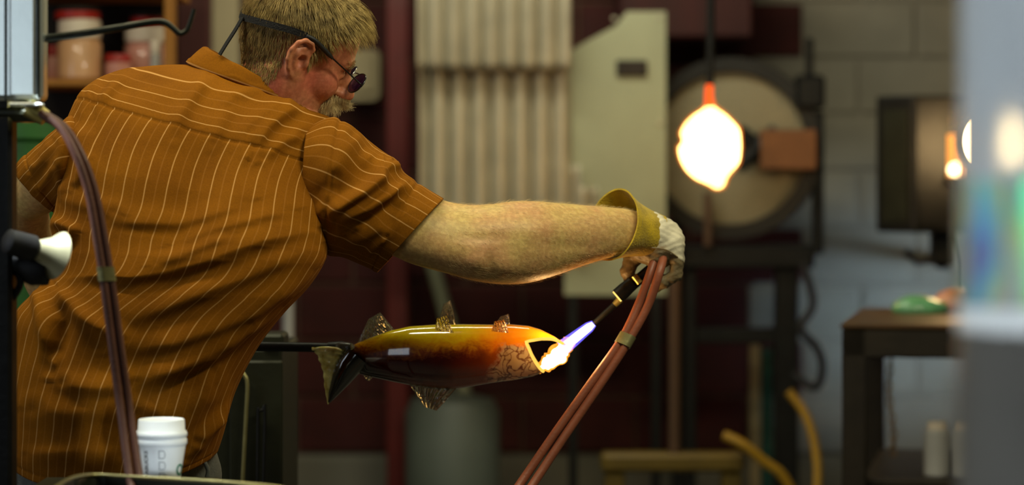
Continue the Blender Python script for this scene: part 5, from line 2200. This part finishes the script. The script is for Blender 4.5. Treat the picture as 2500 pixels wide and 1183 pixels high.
fl_[:, 0] += 0.5 * (rootl[:, 0] > 0.03)
ln = np.interp(rootl[:, 2], [-0.07, -0.01, 0.05, 0.10], [0.010, 0.015, 0.026, 0.034]) * rng.uniform(0.7, 1.25, len(sel))
ln = np.where(rootl[:, 0] > 0.045, ln * 1.55, ln)
hair = strands(np.array(HO) + (rootl * HS) @ RHn.T, nl @ RHn.T, fl_ @ RHn.T, ln, 0.00062, 0.55, 'hair_blond', 'hair', 0.5)
# eyebrows and moustache
br = np.nonzero((x > 0.072) & (z > 0.012) & (z < 0.026) & (ay > 0.008) & (ay < 0.052))[0]
sel = rng.choice(br, 420)
f_ = np.stack([-0.3 * np.ones(420), np.sign(HV[sel, 1]) * 1.0, 0.25 * np.ones(420)], 1)
strands(np.array(HO) + (HV[sel] * HS) @ RHn.T, HN[sel] @ RHn.T, f_ @ RHn.T, np.full(420, 0.010), 0.00042, 0.8, 'hair_pale', 'eyebrows', 0.5)
mo = np.nonzero((x > 0.066) & (z < -0.041) & (z > -0.066) & (ay < 0.040))[0]
sel = rng.choice(mo, 2600)
f_ = np.stack([0.35 * np.ones(2600), np.sign(HV[sel, 1]) * 0.35, -1.0 * np.ones(2600)], 1)
strands(np.array(HO) + (HV[sel] * HS) @ RHn.T, HN[sel] @ RHn.T, f_ @ RHn.T, rng.uniform(0.014, 0.024, 2600), 0.00050, 1.3, 'hair_pale', 'moustache', 0.5)
# fine hair on the forearm
ia = np.nonzero((apx > 1090) & (apx < 1540))[0]
sel = rng.choice(ia, 5200)
axd = np.tile(np.array((1.0, 0.3, -0.25)), (5200, 1))
strands(af[sel], an[sel], axd, rng.uniform(0.006, 0.014, 5200), 0.00016, 0.9, 'hair_pale', 'arm_hair', 0.9, 3)

# ------------------------------------------------------------------ trousers and shoes
hipx = P(275, 0, BD).x
lx, rx_ = hipx - 0.10, hipx + 0.105


def ftrou(X):
    d = sell(X, (hipx, BD, 0.93), (0.185, 0.128, 0.20))
    for cx_, fw in ((lx, -0.02), (rx_, 0.05)):
        d = smin(d, scap(X, (cx_, BD, 0.86), (cx_ * 1.0 - 0.0, BD + fw, 0.50), 0.092, 0.066), 0.03)
        d = smin(d, scap(X, (cx_, BD + fw, 0.50), (cx_, BD + fw * 1.4, 0.07), 0.066, 0.052), 0.02)
    return d + 0.0025 * np.sin(X[2] * 60 + X[0] * 30) * np.sin(X[1] * 40)


V, F = nets(ftrou, (hipx - 0.26, BD - 0.2, 0.0), (hipx + 0.26, BD + 0.24, 1.15), 0.012)
tro = mk('trousers', V, F, MAT['grey_denim'], man, True)
q = [P(500, 1128, BD - 0.115), P(508, 1150, BD - 0.116), P(501, 1185, BD - 0.116), P(507, 1240, BD - 0.112)]
V, F = tube(spline(q, 16), 0.004, 8)
mk('pocket_seam', V, F, MAT['grey_denim'], tro, True)
for cx_, fw in ((lx, -0.02), (rx_, 0.05)):
    cy_ = BD + fw * 1.4

    def fshoe(X):
        d = sell(X, (cx_, cy_ + 0.07, 0.045), (0.046, 0.14, 0.05))
        d = smin(d, scap(X, (cx_, cy_, 0.04), (cx_, cy_, 0.10), 0.045, 0.046), 0.03)
        return smax(d, -X[2] + 0.002, 0.006)
    V, F = nets(fshoe, (cx_ - 0.08, cy_ - 0.09, -0.02), (cx_ + 0.08, cy_ + 0.24, 0.17), 0.008)
    mk('shoe', V, F, MAT['shoe_leather'], man, True)

# ------------------------------------------------------------------ glove
pmat('glove_palm', rgb(136, 118, 84), 0.45, var=0.4, scale=36, bump=0.45, bscale=120)  # tan leather, darkened to hold the shade of the hand's underside
gw = 4.66
gloves = MB()


def fglove(X):
    wri, palm = P(1572, 562, gw - 0.02), P(1614, 586, gw)
    d = scap(X, wri, palm, 0.041, 0.044)
    d = smin(d, scap(X, P(1602, 580, gw - 0.03), P(1632, 602, gw - 0.03), 0.032, 0.030), 0.02)
    d = smin(d, scap(X, P(1602, 580, gw + 0.03), P(1632, 600, gw + 0.035), 0.032, 0.030), 0.02)
    d = smin(d, scap(X, P(1560, 606, gw - 0.02), P(1606, 628, gw - 0.035), 0.024, 0.022), 0.016)
    f = None
    # four fingers closed round the torch, little finger nearest the camera
    for k, (off, sc) in enumerate(((-0.042, 0.88), (-0.017, 0.97), (0.010, 1.0), (0.036, 0.95))):
        r = (0.0128 if k else 0.0115)
        c = [P(1638, 588, gw + off), P(1654, 632, gw + off - 0.002), P(1650, 668 + 3 * sc, gw + off), P(1622, 688 * 1.0, gw + off + 0.002), P(1594, 676, gw + off + 0.004)]
        for i in range(4):
            q = scap(X, c[i], c[i + 1], r * (1.06 - 0.05 * i), r * (1.01 - 0.05 * i))
            f = q if f is None else smin(f, q, 0.0035)
    d = smin(d, f, 0.008)
    # thumb coming down the far side onto the torch
    t = [P(1570, 612, gw + 0.012), P(1542, 634, gw + 0.006), P(1532, 662, gw + 0.004), P(1540, 692, gw + 0.006)]
    for i in range(3):
        d = smin(d, scap(X, t[i], t[i + 1], 0.0175 - 0.002 * i, 0.0155 - 0.002 * i), 0.007)
    # a fingertip poking out below
    d = smin(d, scap(X, P(1628, 684, gw + 0.02), P(1606, 704, gw + 0.02), 0.010, 0.007), 0.006)
    n = np.sin(X[0] * 230 + 3 * np.sin(X[2] * 120)) * np.sin(X[2] * 260 + X[1] * 90)
    return d + 0.0011 * n


V, F = nets(fglove, tuple(P(1500, 730, gw - 0.1) - Vector((0, 0, 0)))[:1] + (gw - 0.11, P(0, 730, gw).z), (P(1705, 0, gw).x, gw + 0.1, P(0, 500, gw).z), 0.0022)
N_ = vnormals(V, F)
gpx = 1250 + V[:, 0] / V[:, 1] * FPX
gpy = HOR + (ZC - V[:, 2]) / V[:, 1] * FPX
seam = np.interp(gpx, [1500, 1545, 1620, 1665, 1700], [588, 602, 606, 636, 660])
vm = (gpy > seam).astype(int)
fm = (vm[F].sum(1) >= 2).astype(int)
glove = mk('glove', V, F, MAT['glove_canvas'], man, True, mats=[MAT['glove_palm']], fmat=fm)
# piping along the seam
sp = [P(1546, 602, gw - 0.062), P(1585, 604, gw - 0.068), P(1622, 608, gw - 0.066), P(1650, 624, gw - 0.058), P(1664, 640, gw - 0.05)]
V, F = tube(spline(sp, 24), 0.0016, 6)
mk('seam', V, F, MAT['glove_palm'], glove, True)
# flared suede cuff with a real opening
nu, nv = 80, 36
c0, c1 = np.array(P(1497, 548, gw - 0.055)), np.array(P(1608, 578, gw - 0.01))
axc = c1 - c0
V = []
# cuff ring frames: opening ellipse is tall and turned towards the camera
T0 = np.array(P(1508, 460, gw - 0.02)) - np.array(P(1486, 637, gw - 0.09))
for layer, off in ((0, 0.0), (1, -0.0035)):
    for i in range(nv + 1):
        s = i / nv
        C = c0 + axc * s
        up = (1 - s) * T0 / 2 * 1.0 + s * np.array((0.012, 0, 0.040))
        up = up * (1 - 0.10 * math.sin(math.pi * s))
        sd0 = np.array((P(1556, 0, gw).x - P(1499, 0, gw).x, -0.050, 0.004))
        sd1 = np.array((0.008, -0.046, -0.006))
        sd_ = sd0 * (1 - s) + sd1 * s
        lu, ls = np.linalg.norm(up), np.linalg.norm(sd_)
        up = up * (lu + off) / lu
        sd_ = sd_ * (ls + off) / ls
        for k in range(nu):
            a = 2 * math.pi * k / nu
            w = 0.0012 * math.sin(5 * a + 1) * (1 - s)
            V.append(C + up * math.cos(a) * (1 + w * 6) + sd_ * math.sin(a))
K = (nv + 1) * nu
F = []
for i in range(nv):
    for k in range(nu):
        k2 = (k + 1) % nu
        F.append((i * nu + k, i * nu + k2, (i + 1) * nu + k2, (i + 1) * nu + k))
        F.append((K + i * nu + k, K + (i + 1) * nu + k, K + (i + 1) * nu + k2, K + i * nu + k2))
for k in range(nu):
    k2 = (k + 1) % nu
    F.append((k, K + k, K + k2, k2))
    e = nv * nu
    F.append((e + k, e + k2, K + e + k2, K + e + k))
V = np.array(V)
V += (0.0009 * vnoise(V, 70, 2))[:, None] * np.array((0.5, -0.7, 0.5))
auto(mk('cuff', V, F, MAT['glove_suede'], glove, True), 50)

# ------------------------------------------------------------------ eyeglasses with strap
gl = thing('eyeglasses', P(800, 130, 4.42), 'small round purple-tinted eyeglasses with black strap worn by the man', 'eyeglasses')
m, nt, b = nodes_of('purple_lens')
b.inputs['Base Color'].default_value = rgb(96, 56, 108)
b.inputs['Transmission Weight'].default_value = 0.8
b.inputs['Roughness'].default_value = 0.02
b.inputs['IOR'].default_value = 1.3
tc = nt.nodes.new('ShaderNodeTexCoord')
nz = nt.nodes.new('ShaderNodeTexNoise')
nz.inputs['Scale'].default_value = 20
nt.links.new(tc.outputs['Object'], nz.inputs['Vector'])
mr = nt.nodes.new('ShaderNodeMapRange')
mr.inputs['To Min'].default_value = 0.01
mr.inputs['To Max'].default_value = 0.05
nt.links.new(nz.outputs['Fac'], mr.inputs['Value'])
nt.links.new(mr.outputs['Result'], b.inputs['Roughness'])
MAT['purple_lens'] = m
LC = [Vector((0.121, -0.033, -0.006)), Vector((0.121, 0.033, -0.006))]
fwd = Vector((0.93, 0.14, -0.33)).normalized()
RLn = 0.0215


def lens_ring(c, f, r):
    u = Vector((0, 1, 0))
    u = (u - f * u.dot(f)).normalized()
    w = f.cross(u)
    return [h2w(c + u * (r * math.cos(t)) + w * (r * math.sin(t) * 0.92)) for t in np.linspace(0, 2 * math.pi, 40, endpoint=False)]


for i, c in enumerate(LC):
    f = Vector((fwd.x, -fwd.y if i else fwd.y, fwd.z)).normalized()
    V, F = tube(lens_ring(c, f, RLn), 0.0016 if i == 0 else 0.0012, 8, False, True)
    fo = mk('lens_rim', V, F, MAT['frame_black' if i == 0 else 'silver_wire'], gl, True)
    a = lens_ring(c - f * 0.0008, f, RLn - 0.0008)
    b2 = lens_ring(c + f * 0.0008, f, RLn - 0.0008)
    n = len(a)
    mb = MB().add(a + b2 + [h2w(c - f * 0.002), h2w(c + f * 0.0025)],
                  [(k, (k + 1) % n, n + (k + 1) % n, n + k) for k in range(n)] + [((k + 1) % n, k, 2 * n) for k in range(n)] + [(n + k, n + (k + 1) % n, 2 * n + 1) for k in range(n)])
    auto(mb.build('lens', MAT['purple_lens'], fo, True), 70)
V, F = tube(spline([h2w(LC[0] + Vector((0.002, 0.018, 0.010))), h2w((0.1275, 0, 0.006)), h2w(LC[1] + Vector((0.002, -0.018, 0.010)))], 12), 0.0014, 8)
mk('bridge', V, F, MAT['silver_wire'], gl, True)
hinge = h2w(LC[0] + Vector((-0.001, -0.0215, 0.004)))
hx, hy = pxy(hinge)
ew = h2w((0.000, -0.0885, 0.040))
pt = h2w((0.052, -0.076, 0.022))
V, F = tube([hinge + Vector((0.004, 0, -0.003)), hinge, pt, h2w((0.03, -0.081, 0.031))], 0.0016, 10)
mk('temple', V, F, MAT['frame_black'], gl, True)
hf = h2w(LC[1] + Vector((-0.001, 0.0215, 0.004)))
V, F = tube([hf, h2w((0.052, 0.076, 0.022)), h2w((0.0, 0.087, 0.040))], 0.0016, 10)
mk('temple', V, F, MAT['frame_black'], gl, True)


def band(pts, w, t, name):
    """flat webbing strip lying on the head"""
    pts = spline([tuple(p) for p in pts], 60)
    V, F = [], []
    c0 = np.array(h2w((0, 0, 0.04)))
    for i, p in enumerate(pts):
        tg = pts[min(i + 1, 59)] - pts[max(i - 1, 0)]
        tg /= np.linalg.norm(tg)
        out = p - c0
        out -= tg * (out @ tg)
        out /= np.linalg.norm(out)
        up = np.cross(tg, out)
        for a, b_ in ((-w, -t), (w, -t), (w, t), (-w, t)):
            V.append(p + up * a + out * b_)
    for i in range(59):
        for k in range(4):
            F.append((i * 4 + k, i * 4 + (k + 1) % 4, (i + 1) * 4 + (k + 1) % 4, (i + 1) * 4 + k))
    F += [(0, 1, 2, 3), (236, 237, 238, 239)]
    return mk(name, V, F, MAT['black_webbing'], gl)


V, F = tube(spline([tuple(h2w(p)) for p in ((0.050, -0.0772, 0.0225), (0.03, -0.082, 0.031), (0.005, -0.0885, 0.0405), (-0.012, -0.088, 0.042))], 20), list(np.interp(np.linspace(0, 1, 20), [0, .15, .8, 1], [.0025, .0042, .0048, .004])), 12)
mk('strap_sleeve', V, F, MAT['black_rubber'], gl, True)
band([h2w(p) for p in ((-0.010, -0.087, 0.042), (-0.040, -0.083, 0.040), (-0.070, -0.070, 0.034), (-0.098, -0.042, 0.026), (-0.109, -0.010, 0.020), (-0.107, 0.020, 0.020))], 0.0062, 0.0011, 'strap')
band([h2w(p) for p in ((-0.107, 0.020, 0.020), (-0.098, 0.045, 0.024), (-0.070, 0.072, 0.034), (-0.02, 0.087, 0.042), (0.0, 0.087, 0.040))], 0.0062, 0.0011, 'strap')
q = h2w((-0.110, -0.020, 0.021))
e = P(536, 134, q.y - 0.004)
band([q, q.lerp(e, 0.35) + Vector((0.002, 0, 0.002)), q.lerp(e, 0.7), e], 0.0062, 0.0012, 'strap_tail')
